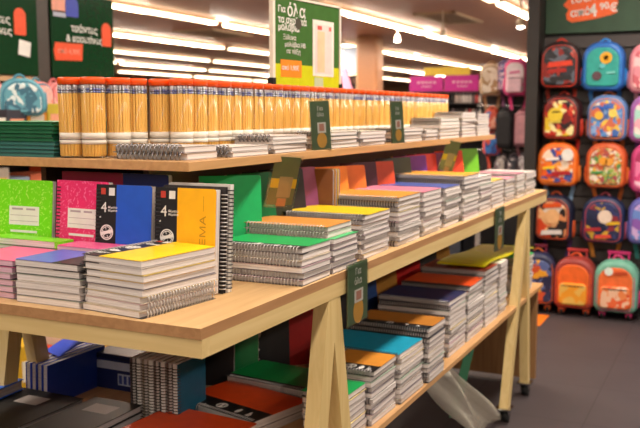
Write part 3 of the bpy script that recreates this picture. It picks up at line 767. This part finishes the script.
fb = None
for a in ((-w - .006, -w + .012, .19, .235), (w - .012, w + .006, .19, .225)): MB().box(a[0], a[1], -.012, .012, a[2], a[3]).build('clamp', M['black'], o)
for a in ((-w - .03, -w + .02), (w - .02, w + .03)): MB().box(a[0], a[1], -.06, .06, 0, .008).build('foot', M['black'], o)
pn = MB(); pn.box(-w + .012, w - .008, -.004, .004, .006, h - .006); pn = pn.build('panel', flat('#456e36', .2), o)
MB().box(-w + .014, w - .010, -.0048, -.004, .008, .285).build('yellow_band', flat('#c9cf1a', .3), pn)
q = MB(); q.box(.03, .175, -.0056, -.004, .25, .455, 0); q.box(.045, .16, -.006, -.0056, .26, .44, 1); q.box(.06, .09, -.0064, -.006, .42, .435, 2); q.box(.14, .155, -.0064, -.006, .42, .435, 2)
q.box(.06, .11, -.0064, -.006, .265, .415, 3); q.build('product_picture', [flat('#efe3da', .4), flat('#ead2cc', .4), flat('#d4574f', .4), flat('#e2c6a0', .4)], pn)
q = MB(); q.box(-.175, -.045, -.0056, -.004, .24, .30, 0); q.build('price_box', flat('#f08a1c', .4), pn)
MB().box(.04, .1, -.0056, -.004, .185, .245).build('pale_square', flat('#b7c4a0', .4), pn)
MB().prism([(-.065 + .02 * cos(2 * pi * i / 20), .43 + .02 * sin(2 * pi * i / 20)) for i in range(20)], .004, .006, 0, Matrix.Rotation(R(90), 4, 'X')).build('round_sticker', flat('#3a3220', .5), pn)
for s, sz, x, z in (('Για', .03, -.19, .472), ('όλα', .062, -.135, .472), ('τα σχολικά', .034, -.19, .437), ('μολύβια', .034, -.19, .412)):
    text(s, sz, M['white'], pn, (x, -.0052, z - .0), (R(90), 0, 0), offset=.0006)
text('από 1,90€', .024, M['white'], pn, (-.17, -.0062, .272), (R(90), 0, 0))
for k, s in enumerate(('Ξύλινα', 'μολύβια HB', 'σε τάξη')):
    text(s, .024, M['white'], pn, (-.16 + .01 * k, -.0052, .378 - .024 * k), (R(90), 0, 0))

# clear plastic wrap hanging under the lower shelf and a green card behind it
m, n, b = new_mat('crinkled_clear_plastic')
out = n.nodes['Material Output']
tc = n.nodes.new('ShaderNodeTexCoord'); nz = n.nodes.new('ShaderNodeTexNoise'); nz.inputs['Scale'].default_value = 26; nz.inputs['Detail'].default_value = 5
n.links.new(tc.outputs['Object'], nz.inputs['Vector'])
bp = n.nodes.new('ShaderNodeBump'); bp.inputs['Strength'].default_value = 1.0; n.links.new(nz.outputs['Fac'], bp.inputs['Height'])
b.inputs['Base Color'].default_value = hexc('#e6dfd0'); b.inputs['Roughness'].default_value = .15; n.links.new(bp.outputs['Normal'], b.inputs['Normal'])
tr = n.nodes.new('ShaderNodeBsdfTransparent'); mx = n.nodes.new('ShaderNodeMixShader'); mx.inputs['Fac'].default_value = .5
n.links.new(tr.outputs['BSDF'], mx.inputs[1]); n.links.new(b.outputs['BSDF'], mx.inputs[2]); n.links.new(mx.outputs['Shader'], out.inputs['Surface'])
wrap_mat = m
b_ = MB(); rows = []
for j in range(15):
    v = j / 14
    row = []
    for i in range(11):
        u = i / 10
        y_ = 2.88 + u * (.28 + .14 * v) + .80 * v
        z_ = .532 - .51 * v
        x_ = -.962 - .02 * sin(v * 5 + u * 7) - .012 * cos(u * 15 + v * 3) - .03 * v
        row.append((x_, y_, z_))
    rows.append(row)
front = [[Vector(p) for p in r] for r in rows]
b_.loft(front, closed=False, smooth=True)
o = b_.build('plastic_wrap', wrap_mat); tag(o, 'crinkled clear plastic wrap hanging down from under the lower shelf edge', 'plastic wrap')
sm = o.modifiers.new('thickness', 'SOLIDIFY'); sm.thickness = .002
o = empty('green_card', (-1.02, 3.42, .22), (R(6), R(18), R(84)), 'green card hanging under the lower shelf right of the plastic wrap', 'card')
MB().box(-.05, .05, -.001, .001, 0, .30, bev=.0004).build('board', flat('#2f7d58', .4), o)
MB().box(-.004, .004, -.004, -.001, .27, .315).build('hook', M['chrome'], o)

# ------------------------------------------------------------------ backpack wall
pw = MB(); pb = MB()
pb.box(-1.345, 1.2, 6.74, 6.78, 0, 3.0)
W_ = pb.build('wall_display', flat('#1f1b1b', .6)); W_['kind'] = 'structure'
for i in range(20):
    z = .08 + i * .1
    pw.box(-1.345, 1.2, 6.715, 6.741, z, z + .085)
o = pw.build('slats', flat('#433c3b', .5), W_)
MB().box(-.52, -.50, 6.70, 6.716, 0, 2.08).build('slotted_upright', flat('#171515', .5), W_)
o = empty('header_board', (-.3, 6.70, 2.09), (0, 0, 0), 'dark green chalkboard header above the backpack wall', 'board')
MB().box(-1.04, 1.4, 0, .014, 0, .62, bev=.002).build('board', flat('#2f4a36', .6, 0, .15, 6), o)
pts = [(-.20, .005), (-.16, -.02), (.02, .0), (.16, .03), (.215, .05), (.2, .09), (.22, .13), (.205, .17), (.215, .23), (.03, .245), (-.15, .235), (-.225, .21), (-.2, .17), (-.235, .13), (-.19, .09), (-.21, .05)]
MB().prism(pts, 0, .004, 0, Matrix.Translation((-.71, 0, .095)) @ Matrix.Rotation(R(90), 4, 'X') @ Matrix.Scale(.86, 4)).build('price_splash', flat('#f0652c', .5), o)
for s, sz, x, z, rr in (('τσάντες', .09, -.87, .24, 6), ('από', .08, -.86, .14, 6), ('4', .13, -.73, .15, 6), ('90', .065, -.65, .18, 8), ('€', .085, -.58, .165, 6)):
    text(s, sz, M['white'], o, (x, -.006, z), (R(90), R(-rr), 0), offset=.0015)

def rr_pts(w, h, rt, rb, n=6):
    pts = []
    for cx, cz, r, a0 in ((w / 2 - rb, rb, rb, -90), (w / 2 - rt, h - rt, rt, 0), (-w / 2 + rt, h - rt, rt, 90), (-w / 2 + rb, rb, rb, 180)):
        for i in range(n + 1):
            a = R(a0 + 90 * i / n); pts.append((cx + r * cos(a), cz + r * sin(a)))
    return pts
def shell(b, w, h, d, rt, rb, y0=0.0, mi=0, z0=0.0, edge=.035):
    rings = []
    for s, y in ((.90, 0), (.985, .15), (1, .35), (1, .72), (.975, .87), (.91, .96), (.80, 1.0)):
        ww = w - 2 * edge * (1 - s) / .2; hh = h - 2 * edge * (1 - s) / .2
        f = edge * (1 - s) / .2
        rings.append([(p[0], y0 - d * y, z0 + p[1] + f) for p in rr_pts(ww, hh, max(.02, rt - f), max(.015, rb - f))])
    b.loft(rings, mi)
def backpack(x, zb, w, h, d, body, trim, front, pocket, label, rot=0, extras=None, wheels=False, straps=None, y=6.67, name='backpack', mesh_straps=True):
    o = empty(name, (x, y, zb), (0, 0, R(rot)), label, 'backpack')
    bm_ = MB(); shell(bm_, w, h, d, w * .42, w * .2); body_o = bm_.build('body', body, o)
    f = MB(); shell(f, w * .76, h * .78, .016, w * .31, w * .12, -d * .97, 0, h * .09, .012); f.build('front_panel', front, o)
    p = MB()
    pts = rr_pts(w * .82, h * .85, w * .34, w * .15)
    p.tube([(q[0], -d * .955, q[1] + h * .06) for q in pts], .0065, 6, closed=True); p.build('piping', trim, o)
    if pocket is not None:
        k = MB(); shell(k, w * .66, h * .42, .03, w * .12, w * .1, -d * 1.0, 0, h * .1, .015); k.build('front_pocket', pocket, o)
        z_ = MB(); z_.tube([(-w * .27 + w * .54 * i / 8, -d - .028 - .002 * sin(pi * i / 8), h * .47) for i in range(9)], .004, 5); z_.build('zip', M['black'], o)
    for s in (-1, 1):
        sp = MB(); sp.lathe((0, 0, 0), [(.005, 0), (.03, .01), (.036, .06), (.032, .12), (.028, .13)], 14)
        so = sp.build('side_pocket', trim, o, (s * (w / 2 - .018), -d * .5, h * .08))
    hl = MB(); hl.tube([(-.045 + .09 * i / 8, -d * .35, h - .012 + .034 * sin(pi * i / 8)) for i in range(9)], .008, 8); hl.build('handle', trim, o)
    if mesh_straps and not wheels:
        for s in (-1, 1):
            st = MB(); st.ribbon([(s * w * .3, .004, h * .12), (s * (w * .32 + .008), .018, -.02), (s * w * .3, .024, -.08), (s * (w * .27), .02, -.13)], (1, 0, 0), .03, .006)
            st.build('shoulder_strap', straps or trim, o)
    if wheels:
        for s in (-1, 1):
            wb = MB(); wb.box(s * w * .3 - .022, s * w * .3 + .022, -d * .75, -d * .1, -.035, .02, bev=.006); wo = wb.build('wheel_bracket', trim, o)
            MB().cyl((s * w * .3 - .014, -d * .6, -.028), (s * w * .3 + .014, -d * .6, -.028), .03, n=20).build('wheel', M['rubber'], wo)
        th = MB()
        for s in (-1, 1): th.cyl((s * w * .22, -.015, h * .6), (s * w * .22, -.015, h + .03), .007)
        th.box(-w * .26, w * .26, -.028, -.002, h + .025, h + .05, bev=.006); th.build('pull_handle', straps or trim, o)
    if extras: extras(o, w, h, d)
    return o
def peg(x, z, ph):
    pass
def f(h, r=.45): return flat(h, r, 0, .12, 18)
def picture(cols_shapes):
    """simple flat printed shapes on the front panel: (kind, x, z, size, colour)"""
    def ex(o, w, h, d):
        for kind, x, z, s, c in cols_shapes:
            b = MB()
            if kind == 'disc': pts = [(s * cos(2 * pi * i / 20), s * sin(2 * pi * i / 20)) for i in range(20)]
            elif kind == 'bar': pts = [(-s, -s * .28), (s, -s * .1), (s * .9, s * .3), (-s * .9, s * .15)]
            else: pts = [(s * (1 if i % 2 == 0 else .45) * cos(2 * pi * i / 10 + pi / 2), s * (1 if i % 2 == 0 else .45) * sin(2 * pi * i / 10 + pi / 2)) for i in range(10)]
            b.prism(pts, 0, .004, 0, Matrix.Translation((x * w, -d - .0165, z * h)) @ Matrix.Rotation(R(90), 4, 'X'))
            b.build('emblem', flat(c, .4), o)
    return ex
BW, BH, BD = .28, .345, .15
backpack(-1.205, 1.675, BW + .01, BH, BD, f('#2c1a1c'), f('#c8321c'), blotch('red_black_print', ['#1d1a22', '#8a1c14', '#2a2834', '#b8301a', '#5a5f6c', '#1d1a22'], 14), None,
         'red and black backpack hanging in the top row beside the dark post', rot=4,
         extras=picture((('bar', 0.02, .52, .09, '#d83a1c'), ('bar', -.05, .38, .07, '#a81c14'), ('bar', .05, .22, .08, '#1c1a20'))))
backpack(-.89, 1.66, BW + .015, BH + .005, BD, f('#2763b4'), f('#2f86d6'), f('#2aa096'), None, 'blue backpack with teal front hanging in the top row',
         extras=picture((('disc', .08, .66, .042, '#e8a828'), ('star', .08, .66, .026, '#c2381e'), ('disc', -.12, .3, .032, '#5a3f4a'), ('bar', .2, .36, .03, '#7fd0cc'), ('disc', .0, .5, .02, '#5fc0c8'))))
backpack(-.575, 1.64, BW, BH + .01, BD, f('#d77f8e'), f('#e9a3ae'), blotch('pink_print_bag', ['#f0c0c4', '#d98a98', '#c8606e', '#f2dcd8'], 12), None, 'pale pink backpack hanging in the top row at the edge')
backpack(-1.165, 1.30, BW, BH - .01, BD, f('#3a1618'), f('#c23a2a'), blotch('yellow_red_print', ['#c22a1c', '#e8c42c', '#1d1a1e', '#d85a3c', '#f0e0a0', '#7a1a1a'], 15), None,
         'red backpack with yellow centre hanging second in the post column', rot=-6, straps=f('#c02a20'),
         extras=picture((('disc', -.1, .55, .055, '#e6c838'), ('bar', -.1, .4, .045, '#e6d060'), ('bar', -.08, .62, .03, '#2a1a14'))))
backpack(-.85, 1.30, BW, BH - .015, BD, f('#5d7fb4'), f('#dd7a3a'), blotch('blue_toy_print', ['#5b8fd0', '#86a8d8', '#e8c048', '#e2dcd8', '#4068b0', '#d06a4a'], 17), None,
         'blue backpack with orange sides hanging second in middle column',
         extras=picture((('bar', 0, .72, .05, '#2f62c0'), ('disc', .16, .6, .03, '#f0d060'), ('disc', -.18, .55, .03, '#e8b83c'))))
backpack(-.555, 1.29, BW, BH, BD, f('#a06ab0'), f('#b04aa8'), blotch('mint_pink_print', ['#a8d8cc', '#e8a8b8', '#f0e0d8', '#d06a90'], 13), None, 'mauve and mint backpack hanging second at the edge', straps=f('#7d3fa6'))
def white_tag(o, w, h, d):
    picture((('bar', -.12, .62, .05, '#f0e6e0'), ('bar', -.2, .42, .045, '#f0c828'), ('bar', .1, .3, .07, '#b01f24'), ('bar', -.1, .25, .05, '#c8342a')))(o, w, h, d)
    t = MB(); t.prism([(.042 * cos(2 * pi * i / 24), .046 * sin(2 * pi * i / 24)) for i in range(24)], 0, .003, 0, Matrix.Translation((.075, -d - .03, h * .72)) @ Matrix.Rotation(R(90), 4, 'X'))
    t.build('hang_tag', M['white'], o)
backpack(-1.195, .96, BW + .015, BH - .02, BD, f('#e86a1c'), f('#f08a3a'), blotch('orange_print', ['#ee7a22', '#e85f1c', '#f09a3c', '#c23a22', '#3c4f9a', '#f2d8c0'], 15), None,
         'bright orange backpack with round white tag on front', rot=3, extras=white_tag, straps=f('#8fb4d8'))
backpack(-.845, .955, BW + .005, BH - .01, BD, f('#c24f26'), f('#e87a3c'), blotch('crowd_print', ['#d8b88a', '#8fb04a', '#e8dcc8', '#c25a34', '#5a8a4c', '#e8a83c', '#a84a50'], 24), None,
         'orange-trimmed backpack with busy multicolour print, third in middle column', straps=f('#e0742c'),
         extras=picture((('disc', -.05, .6, .03, '#e89a2c'), ('disc', .1, .58, .028, '#e8a040'), ('bar', -.2, .35, .04, '#4a9a54'))))
backpack(-.535, .93, BW, BH + .02, BD, f('#c23a7a'), f('#d8508a'), blotch('magenta_print', ['#e87aa8', '#d8427e', '#f0c8d8', '#b02a60'], 14), None, 'magenta backpack hanging third at the edge')
backpack(-1.2, .545, BW, BH, BD, f('#1d2038'), f('#c8562c'), blotch('peach_black_print', ['#241c1e', '#e8b07a', '#e0d0c4', '#c8401c', '#d88a5a'], 10), None,
         'orange and black backpack hanging just above the stripy trolley bag', rot=-4, straps=f('#5b3f7a'),
         extras=picture((('disc', .02, .55, .055, '#e8b27c'), ('bar', .0, .2, .08, '#d8d0cc'), ('bar', .0, .78, .07, '#d8541c'))))
backpack(-.85, .55, BW + .02, BH, BD, f('#1f2c52'), f('#b04a5a'), blotch('navy_print', ['#232a4c', '#1c2240', '#8a2a34', '#c8a030', '#30386a'], 12), None,
         'navy backpack with pale blob print hanging above orange trolley bags', straps=f('#d8882c'),
         extras=picture((('disc', .06, .58, .05, '#e8d2c0'), ('bar', .25, .45, .05, '#e0b428'), ('bar', -.22, .3, .06, '#a82a32'), ('bar', .02, .16, .06, '#d84a3a'))))
backpack(-.54, .56, BW, BH, BD, f('#5a58a8'), f('#7a7ac8'), blotch('violet_print', ['#6a8ad0', '#8a5ab0', '#c8a8d8', '#5a50a0'], 12), None, 'violet blue backpack hanging fourth at the edge', straps=f('#2a8a80'))
# trolley bags on the floor
backpack(-1.33, .058, BW, .40, .17, f('#2a2d4e'), f('#d86a2c'), blotch('stripe_bag', ['#2c3256', '#e0a02c', '#24284a', '#c8542c', '#5a6aa0'], 11), None,
         'navy and gold trolley backpack on floor behind the table end', wheels=True, rot=10, straps=f('#a83a5a'), y=6.62)
backpack(-1.03, .058, BW + .015, .385, .18, f('#9a3a34'), f('#e85a2c'), f('#ee6a28'), blotch('sun_pocket', ['#f0a02c', '#ee8a24', '#e8b858'], 8),
         'orange trolley backpack with yellow pocket standing on the floor', wheels=True, straps=f('#c83a3a'), y=6.62,
         extras=picture((('bar', .0, .3, .08, '#6a88b0'), ('disc', .05, .36, .03, '#c8d0d8'))) if False else None)
backpack(-.735, .058, BW + .03, .385, .18, f('#6fae98'), f('#d83a7a'), f('#ef7238'), blotch('orange_pocket', ['#ee6a3a', '#f08a50', '#e85a30', '#f0c0a0'], 13),
         'mint and orange trolley backpack with pink wheels on the floor', wheels=True, straps=f('#d8307a'), y=6.62,
         extras=picture((('disc', -.15, .8, .03, '#e8f0e8'), ('bar', .12, .78, .05, '#c8502c'))))
backpack(-.40, .058, BW, .38, .18, f('#8a3aa0'), f('#b05ac0'), blotch('purple_trolley', ['#a04ab0', '#d890c8', '#6a3a90'], 12), None, 'purple trolley backpack on the floor at the edge', wheels=True, y=6.62)
o = MB().box(-1.55, -1.19, 6.06, 6.42, 0, .003).build('floor_sticker', flat('#f07a1a', .5)); tag(o, 'orange sticker on the dark floor by the trolley backpacks', 'sticker')

# ------------------------------------------------------------------ bag stand further back
B_ = empty('bag_stand', (-1.95, 8.2, 0), (0, 0, 0), 'dark upright display stand holding bags left of the post', 'stand')
MB().box(-.26, .30, 0, .04, .05, 1.9, bev=.004).build('back_panel', flat('#1f1c1e', .6), B_)
MB().box(-.32, .36, -.2, .2, 0, .05, bev=.006).build('base', flat('#2a2627', .5), B_)
for z_ in (1.93, 1.55, 1.13):
    MB().cyl((-.3, -.03, z_ + .02), (.32, -.03, z_ + .02), .008).build('rail', M['chrome'], B_)
SB = dict(y=8.13)
backpack(-2.11, 1.66, .19, .30, .1, f('#d8c0a4'), f('#9a7048'), blotch('cream_print', ['#e8d8c4', '#dcc8b0', '#b08a60'], 11), None, 'cream patterned backpack at the top of the dark stand', rot=6, **SB)
backpack(-1.965, 1.69, .14, .30, .09, f('#3a4a7a'), f('#7a3f6a'), blotch('blue_floral', ['#40508a', '#c8a0b8', '#5a6aa0', '#e0d0d8'], 22), None, 'blue floral backpack behind the white and pink one', rot=-8, **SB)
backpack(-1.85, 1.655, .215, .345, .13, f('#d8508a'), f('#e0307a'), f('#f0dce0'), f('#f3c8d4'), 'white and hot pink backpack at the top of the dark stand', y=8.08,
         extras=picture((('bar', .1, .28, .06, '#e84a90'), ('bar', .0, .62, .05, '#e87aa8'))))
backpack(-1.80, 1.19, .145, .33, .09, f('#c98a94'), f('#a06470'), f('#d89aa2'), None, 'dusty pink slim backpack hanging low on the dark stand', **SB)
backpack(-1.96, 1.17, .17, .36, .1, f('#1c1a1d'), f('#28262a'), f('#201e22'), None, 'plain black backpack hanging low on the dark stand', **SB)
backpack(-2.09, 1.34, .14, .20, .09, f('#c8402a'), f('#e07050'), blotch('coral_blue', ['#d8503a', '#3a7ac0', '#e8a088'], 12), None, 'coral red small backpack on the stand beside upper shelf', **SB)
backpack(-2.08, 1.10, .15, .20, .09, f('#2f6ab8'), f('#d8503a'), blotch('blue_coral', ['#3a7ac8', '#e0583c', '#2a4a90'], 12), None, 'bright blue small backpack below the coral red one', **SB)
for k, (x, c, nm) in enumerate(((-1.99, '#c8bcb4', 'pale grey'), (-1.88, '#3a3a44', 'charcoal'), (-1.78, '#d8ccd0', 'pinkish white'))):
    backpack(x, .90, .10, .20, .07, f(c), f('#6a5a60'), blotch(f'stripe_pouch_{k}', [c, '#8a7a80', '#e8e0dc'], 16), None, f'{nm} small pouch bag on the lowest rail of the stand', name='pouch_bag', **SB)

# low bin with folded blue and lime bags beside the stand
o = empty('storage_crate', (-2.45, 7.6, 0), (0, 0, 0), 'dark crate of folded pencil cases behind the far table end', 'crate')
c = MB(); c.box(-.3, .3, -.2, -.18, 0, .9); c.box(-.3, .3, .18, .2, 0, .9); c.box(-.3, -.28, -.2, .2, 0, .9); c.box(.28, .3, -.2, .2, 0, .9); c.box(-.3, .3, -.2, .2, .8, .82); c.build('body', flat('#3a3f48', .6), o)
for k, (x, z, c, nm) in enumerate(((-2.55, .9, '#2f4f9a', 'navy blue'), (-2.36, .9, '#3f6ab8', 'mid blue'), (-2.40, .85, '#9adf2a', 'lime green'))):
    o = empty('pencil_case', (x, 7.5 if k < 2 else 7.45, z - .07), (0, 0, R(15 * k)), f'{nm} pencil case lying in the dark crate', 'pencil case')
    q = MB(); q.tube([(-.1 + .2 * i / 10, 0, .045) for i in range(11)], .042, 14); q.build('body', f(c), o)
    q = MB(); q.tube([(-.09 + .18 * i / 6, 0, .09) for i in range(7)], .005, 6); q.build('zip', M['black'], o)

# ------------------------------------------------------------------ far gondola with the magenta sign
o = empty('shelf_unit', (-3.47, 11.1, 0), (0, 0, 0), 'far dark shelf unit of bottles under the magenta sign', 'shelf')
c = MB(); c.box(-.55, .55, .18, .2, 0, 1.78); c.box(-.55, -.53, -.15, .2, 0, 1.78); c.box(.53, .55, -.15, .2, 0, 1.78); c.build('frame', flat('#2a2226', .6), o)
for z_ in (.4, .8, 1.2, 1.42, 1.63, 1.76): MB().box(-.53, .53, -.15, .18, z_ - .012, z_).build('shelf_board', flat('#3a3034', .5), o)
s_ = empty('aisle_sign', (-3.47, 10.93, 1.78), (0, 0, 0), 'magenta aisle sign with pale lettering above the far bottles', 'sign')
MB().box(-.465, -.01, -.01, .01, 0, .2, bev=.002).build('panel', flat('#d0279c', .4), s_); MB().box(.01, .465, -.01, .01, 0, .205, bev=.002).build('panel', flat('#d0279c', .4), s_)
l = MB()
for xx in (-.36, .12):
    for kk in range(5): l.box(xx + kk * .055, xx + kk * .055 + .035, -.0125, -.01, .105, .13)
    l.box(xx + .06, xx + .2, -.0125, -.01, .06, .07)
l.build('lettering', flat('#f0c8e0', .5), s_)
o = MB().box(-3.74, -3.12, 10.92, 10.94, 1.985, 2.09, bev=.002).build('yellow_board', flat('#f7d548', .5)); tag(o, 'plain yellow board above the magenta aisle sign', 'board')
bt = MB().lathe((0, 0, 0), [(.018, 0), (.02, .005), (.02, .09), (.008, .11), (.008, .135), (.001, .137)], 12).mesh('bottle')
GBt = 'small bottles on the far shelf unit'
bc = ['#e8e0dc', '#2a2428', '#c8b8b0', '#d8d0cc', '#8a7a80', '#e05a5a']
bn = ['white', 'black', 'beige', 'pale', 'mauve', 'red']
for r_, z_ in enumerate((1.42, 1.63)):
    for k in range(9):
        ci = random.randrange(6)
        o = link('bottle', bt, flat(bc[ci], .4), None, (-3.36 + k * .045, 11.0, z_))
        tag(o, f'small {bn[ci]} bottle, {nth(k)} from the left on the {"lower" if r_ == 0 else "upper"} far bottle shelf', 'bottle', GBt)
# far picture panel and pink banner by the brown pillar
o = MB().box(-7.5, -7.03, 16.45, 16.5, 2.3, 2.85, bev=.004).build('wall_poster', flat('#a9bcd8', .5)); tag(o, 'pale blue poster board left of the far brown pillar', 'poster')
o = MB().prism([(-7.35, 1.9), (-7.12, 1.9), (-7.3, 2.4), (-7.42, 2.4)], 0, .02, 0, Matrix.Translation((0, 16.42, 0)) @ Matrix.Rotation(R(90), 4, 'X')).build('pink_banner', flat('#e79ac0', .5)); tag(o, 'slanted pink banner below the pale blue poster', 'banner')
MB().cyl((-7.36, 16.41, 2.38), (-7.36, 16.41, 3.0), .006).build('cord', M['white'], o)
o = empty('dark_cabinet', (-7.2, 16.7, 0), (0, 0, 0), 'dark cabinet behind the slanted pink banner', 'cabinet')
MB().box(-.45, .3, -.15, .15, 0, 2.28, bev=.005).build('body', flat('#2f2428', .5), o)
for z_ in (1.95, 2.1): MB().box(-.4, .25, -.165, -.15, z_, z_ + .1).build('drawer', flat('#6a4a3c', .5), o)

# ------------------------------------------------------------------ left gondola: green headers, pencil cases
Gd = empty('shelf_unit', (-4.2, 4.2, 0), (0, 0, 0), 'dark shelf unit with green header panels behind the table', 'shelf')
MB().box(-.06, -.02, -1.6, 1.0, 0, 2.3).build('back_panel', flat('#2a2626', .6), Gd)
MB().box(-.06, .06, .155, .265, 0, 2.7, bev=.004).build('post', flat('#4a423d', .5), Gd)
for z_ in (.25, .6, .95, 1.30): MB().box(-.02, .38, -1.6, 1.0, z_ - .02, z_, bev=.002).build('shelf_board', flat('#c09a6a', .5), Gd)
MB().box(-.02, .06, -1.6, .15, 1.70, 1.735).build('rail', flat('#c9a27a', .5), Gd)
PINK = flat('#e8a08c', .5); RB = flat('#e8542c', .5)
def header(y0, y1, z0, z1, label):
    o = empty('header_sign', (-4.135, (y0 + y1) / 2, z0), (0, 0, R(90)), label, 'sign')
    w = (y1 - y0) / 2; h = z1 - z0
    MB().box(-w, w, -.008, .008, 0, h, bev=.002).build('panel', flat('#123a20', .22), o)
    return o, w, h
def arch(b, cx, cz, w, h, mi=0, y=-.0095, t=.0025):
    b.prism([(p[0] + cx, p[1] + cz) for p in rr_pts(w, h, w * .48, w * .12)], -y - .001, -y + t, mi, Matrix.Rotation(R(90), 4, 'X'))
p2, w, h = header(4.475, 5.11, 1.74, 2.31, 'green header sign with white lettering right of the dark post')
q = MB(); arch(q, -.245, .43, .13, .15); q.build('pink_bag_picture', PINK, p2)
q = MB(); arch(q, -.12, .41, .13, .14); q.build('blue_bag_picture', flat('#3a48b0', .5), p2)
MB().box(-.3, -.18, -.012, -.008, .40, .44).build('pale_picture', flat('#b0b4c4', .5), p2)
q = MB(); arch(q, .235, .235, .1, .165); q.build('red_bag_picture', RB, p2)
q = MB(); q.prism([(-.29, .11), (-.03, .12), (-.02, .235), (-.29, .23), (-.305, .17)], .008, .012, 0, Matrix.Rotation(R(90), 4, 'X')); q.build('price_splash', RB, p2)
text('τσάντες', .07, M['white'], p2, (-.13, -.009, .335), (R(90), 0, 0), offset=.001); text('& κασετίνες', .066, M['white'], p2, (-.18, -.009, .265), (R(90), 0, 0), offset=.001)
text('από 4,90€', .05, PINK, p2, (-.16, -.0125, .175), (R(90), 0, 0), 'CENTER')
p1, w, h = header(3.60, 4.345, 1.74, 2.31, 'green header sign with red bag picture left of the dark post')
q = MB(); arch(q, .22, .25, .1, .17); q.build('red_bag_picture', RB, p1)
q = MB(); q.box(.175, .275, -.013, -.009, .155, .25, 0, Matrix.Rotation(R(8), 4, 'Y')); q.build('price_card', M['white'], p1)
text('τσάντες', .07, M['white'], p1, (-.13, -.009, .335), (R(90), 0, 0), offset=.001); text('& κασετίνες', .066, M['white'], p1, (-.22, -.009, .265), (R(90), 0, 0), offset=.001)
# hanging pencil cases and pouches
GH = 'pencil cases hanging under the green header'
for k, (y_, z_, c, nm, w_) in enumerate(((4.03, 1.58, '#5f9fb0', 'pale teal patterned', .24), (4.41, 1.60, '#e89090', 'salmon pink', .13), (4.25, 1.60, '#e88a84', 'coral pink', .16), (3.85, 1.6, '#e8a090', 'peach', .15))):
    cols_ = [c, '#d8e4e4', '#3a6a80'] if k == 0 else [c, c, '#f0b8b0']
    backpack(-4.10 + (.1 if k == 0 else 0), z_ - .10, w_ + .05, .2 + (.03 if k == 0 else 0), .09, f(c), f('#c86a6a' if k % 2 else '#4a8aa0'), blotch(f'case_print_{k}', cols_, 18), None, f'{nm} pouch hanging under the green header panel', rot=90 if k else 60, name='pouch_bag', y=y_)
GBx = 'boxed goods on the shelf unit behind the table'
bx = ['#d8902c', '#c8b03a', '#b8401c', '#d8d0c4', '#8fa0b8', '#e0a040', '#2a7a6a', '#3a3a44', '#c86a4a']
bxn = ['amber', 'mustard', 'rust red', 'off-white', 'grey blue', 'golden', 'teal', 'charcoal', 'terracotta']
lev = {.25: 'bottom', .6: 'second', .95: 'third', 1.30: 'top'}
for z_ in (.25, .6, .95, 1.30):
    y_ = 3.7; k = 0
    while y_ < 5.1:
        ww = random.uniform(.12, .2); hh = random.uniform(.16, .27); ci = random.randrange(9)
        o = empty('product_box', (-4.02, y_ + ww / 2, z_ + .001), (0, 0, 0), f'{bxn[ci]} box, {nth(k)} from the near end of the {lev[z_]} shelf behind the table', 'box', GBx)
        MB().box(-.1, .1, -ww / 2, ww / 2, 0, hh, bev=.002).build('carton', flat(bx[ci], .5), o)
        MB().box(.1, .101, -ww * .35, ww * .35, hh * .3, hh * .75).build('label', flat(random.choice(['#e8e0d0', '#f0d060', '#e8a080']), .5), o)
        y_ += ww + .01; k += 1

# lettering becomes plain mesh
bpy.context.view_layer.update()
dg = bpy.context.evaluated_depsgraph_get()
for t_ in TEXTS:
    me = bpy.data.meshes.new_from_object(t_.evaluated_get(dg))
    nm, par, lc, rt, sc_ = t_.name.split('.')[0], t_.parent, t_.location.copy(), t_.rotation_euler.copy(), t_.scale.copy()
    bpy.data.objects.remove(t_)
    o = bpy.data.objects.new(nm, me); COL.objects.link(o); o.parent = par
    o.location = lc; o.rotation_euler = rt; o.scale = sc_

GC = 'cartons on the floor behind the table'
y_ = 2.9
for k, (c, nm, hh) in enumerate((('#d8902c', 'amber', .3), ('#7a8fc0', 'lavender blue', .24), ('#e0b02c', 'golden yellow', .28), ('#c8401c', 'rust', .2), ('#e6dcc8', 'cream', .26), ('#d8a02c', 'mustard', .3), ('#b8501c', 'brick red', .25), ('#e8c860', 'straw yellow', .3))):
    o = empty('carton', (-3.45, y_ + .09, 0), (0, 0, R(random.uniform(-4, 4))), f'{nm} carton standing on the floor behind the table', 'box', GC)
    MB().box(-.12, .12, -.085, .085, 0, hh, bev=.003).build('body', flat(c, .5), o)
    MB().box(.12, .1212, -.05, .05, hh * .3, hh * .7).build('label', flat('#efe6d4', .5), o)
    y_ += .185

# ------------------------------------------------------------------ world, camera
Wd = bpy.data.worlds.new('shop_air'); S.world = Wd; Wd.use_nodes = True
Wd.node_tree.nodes['Background'].inputs['Color'].default_value = (1, .9, .8, 1)
Wd.node_tree.nodes['Background'].inputs['Strength'].default_value = .05
cd = bpy.data.cameras.new('camera'); cam = bpy.data.objects.new('camera', cd); COL.objects.link(cam)
cam.location = (0, 0, 1.5)
cam.rotation_euler = (R(90 - 6.675), 0, R(25.69))
cd.sensor_width = 36; cd.lens = 863 / 640 * 36; cd.clip_end = 200
cd.dof.use_dof = True; cd.dof.focus_distance = 2.05; cd.dof.aperture_fstop = 5.0
S.camera = cam
S.view_settings.view_transform = 'Standard'; S.view_settings.look = 'None'
S.view_settings.gamma = 1; S.view_settings.exposure = 0.40; S.view_settings.use_curve_mapping = False
S.cycles.use_denoising = True
S.cycles.max_bounces = 8; S.cycles.transparent_max_bounces = 24
S.cycles.sample_clamp_indirect = 6
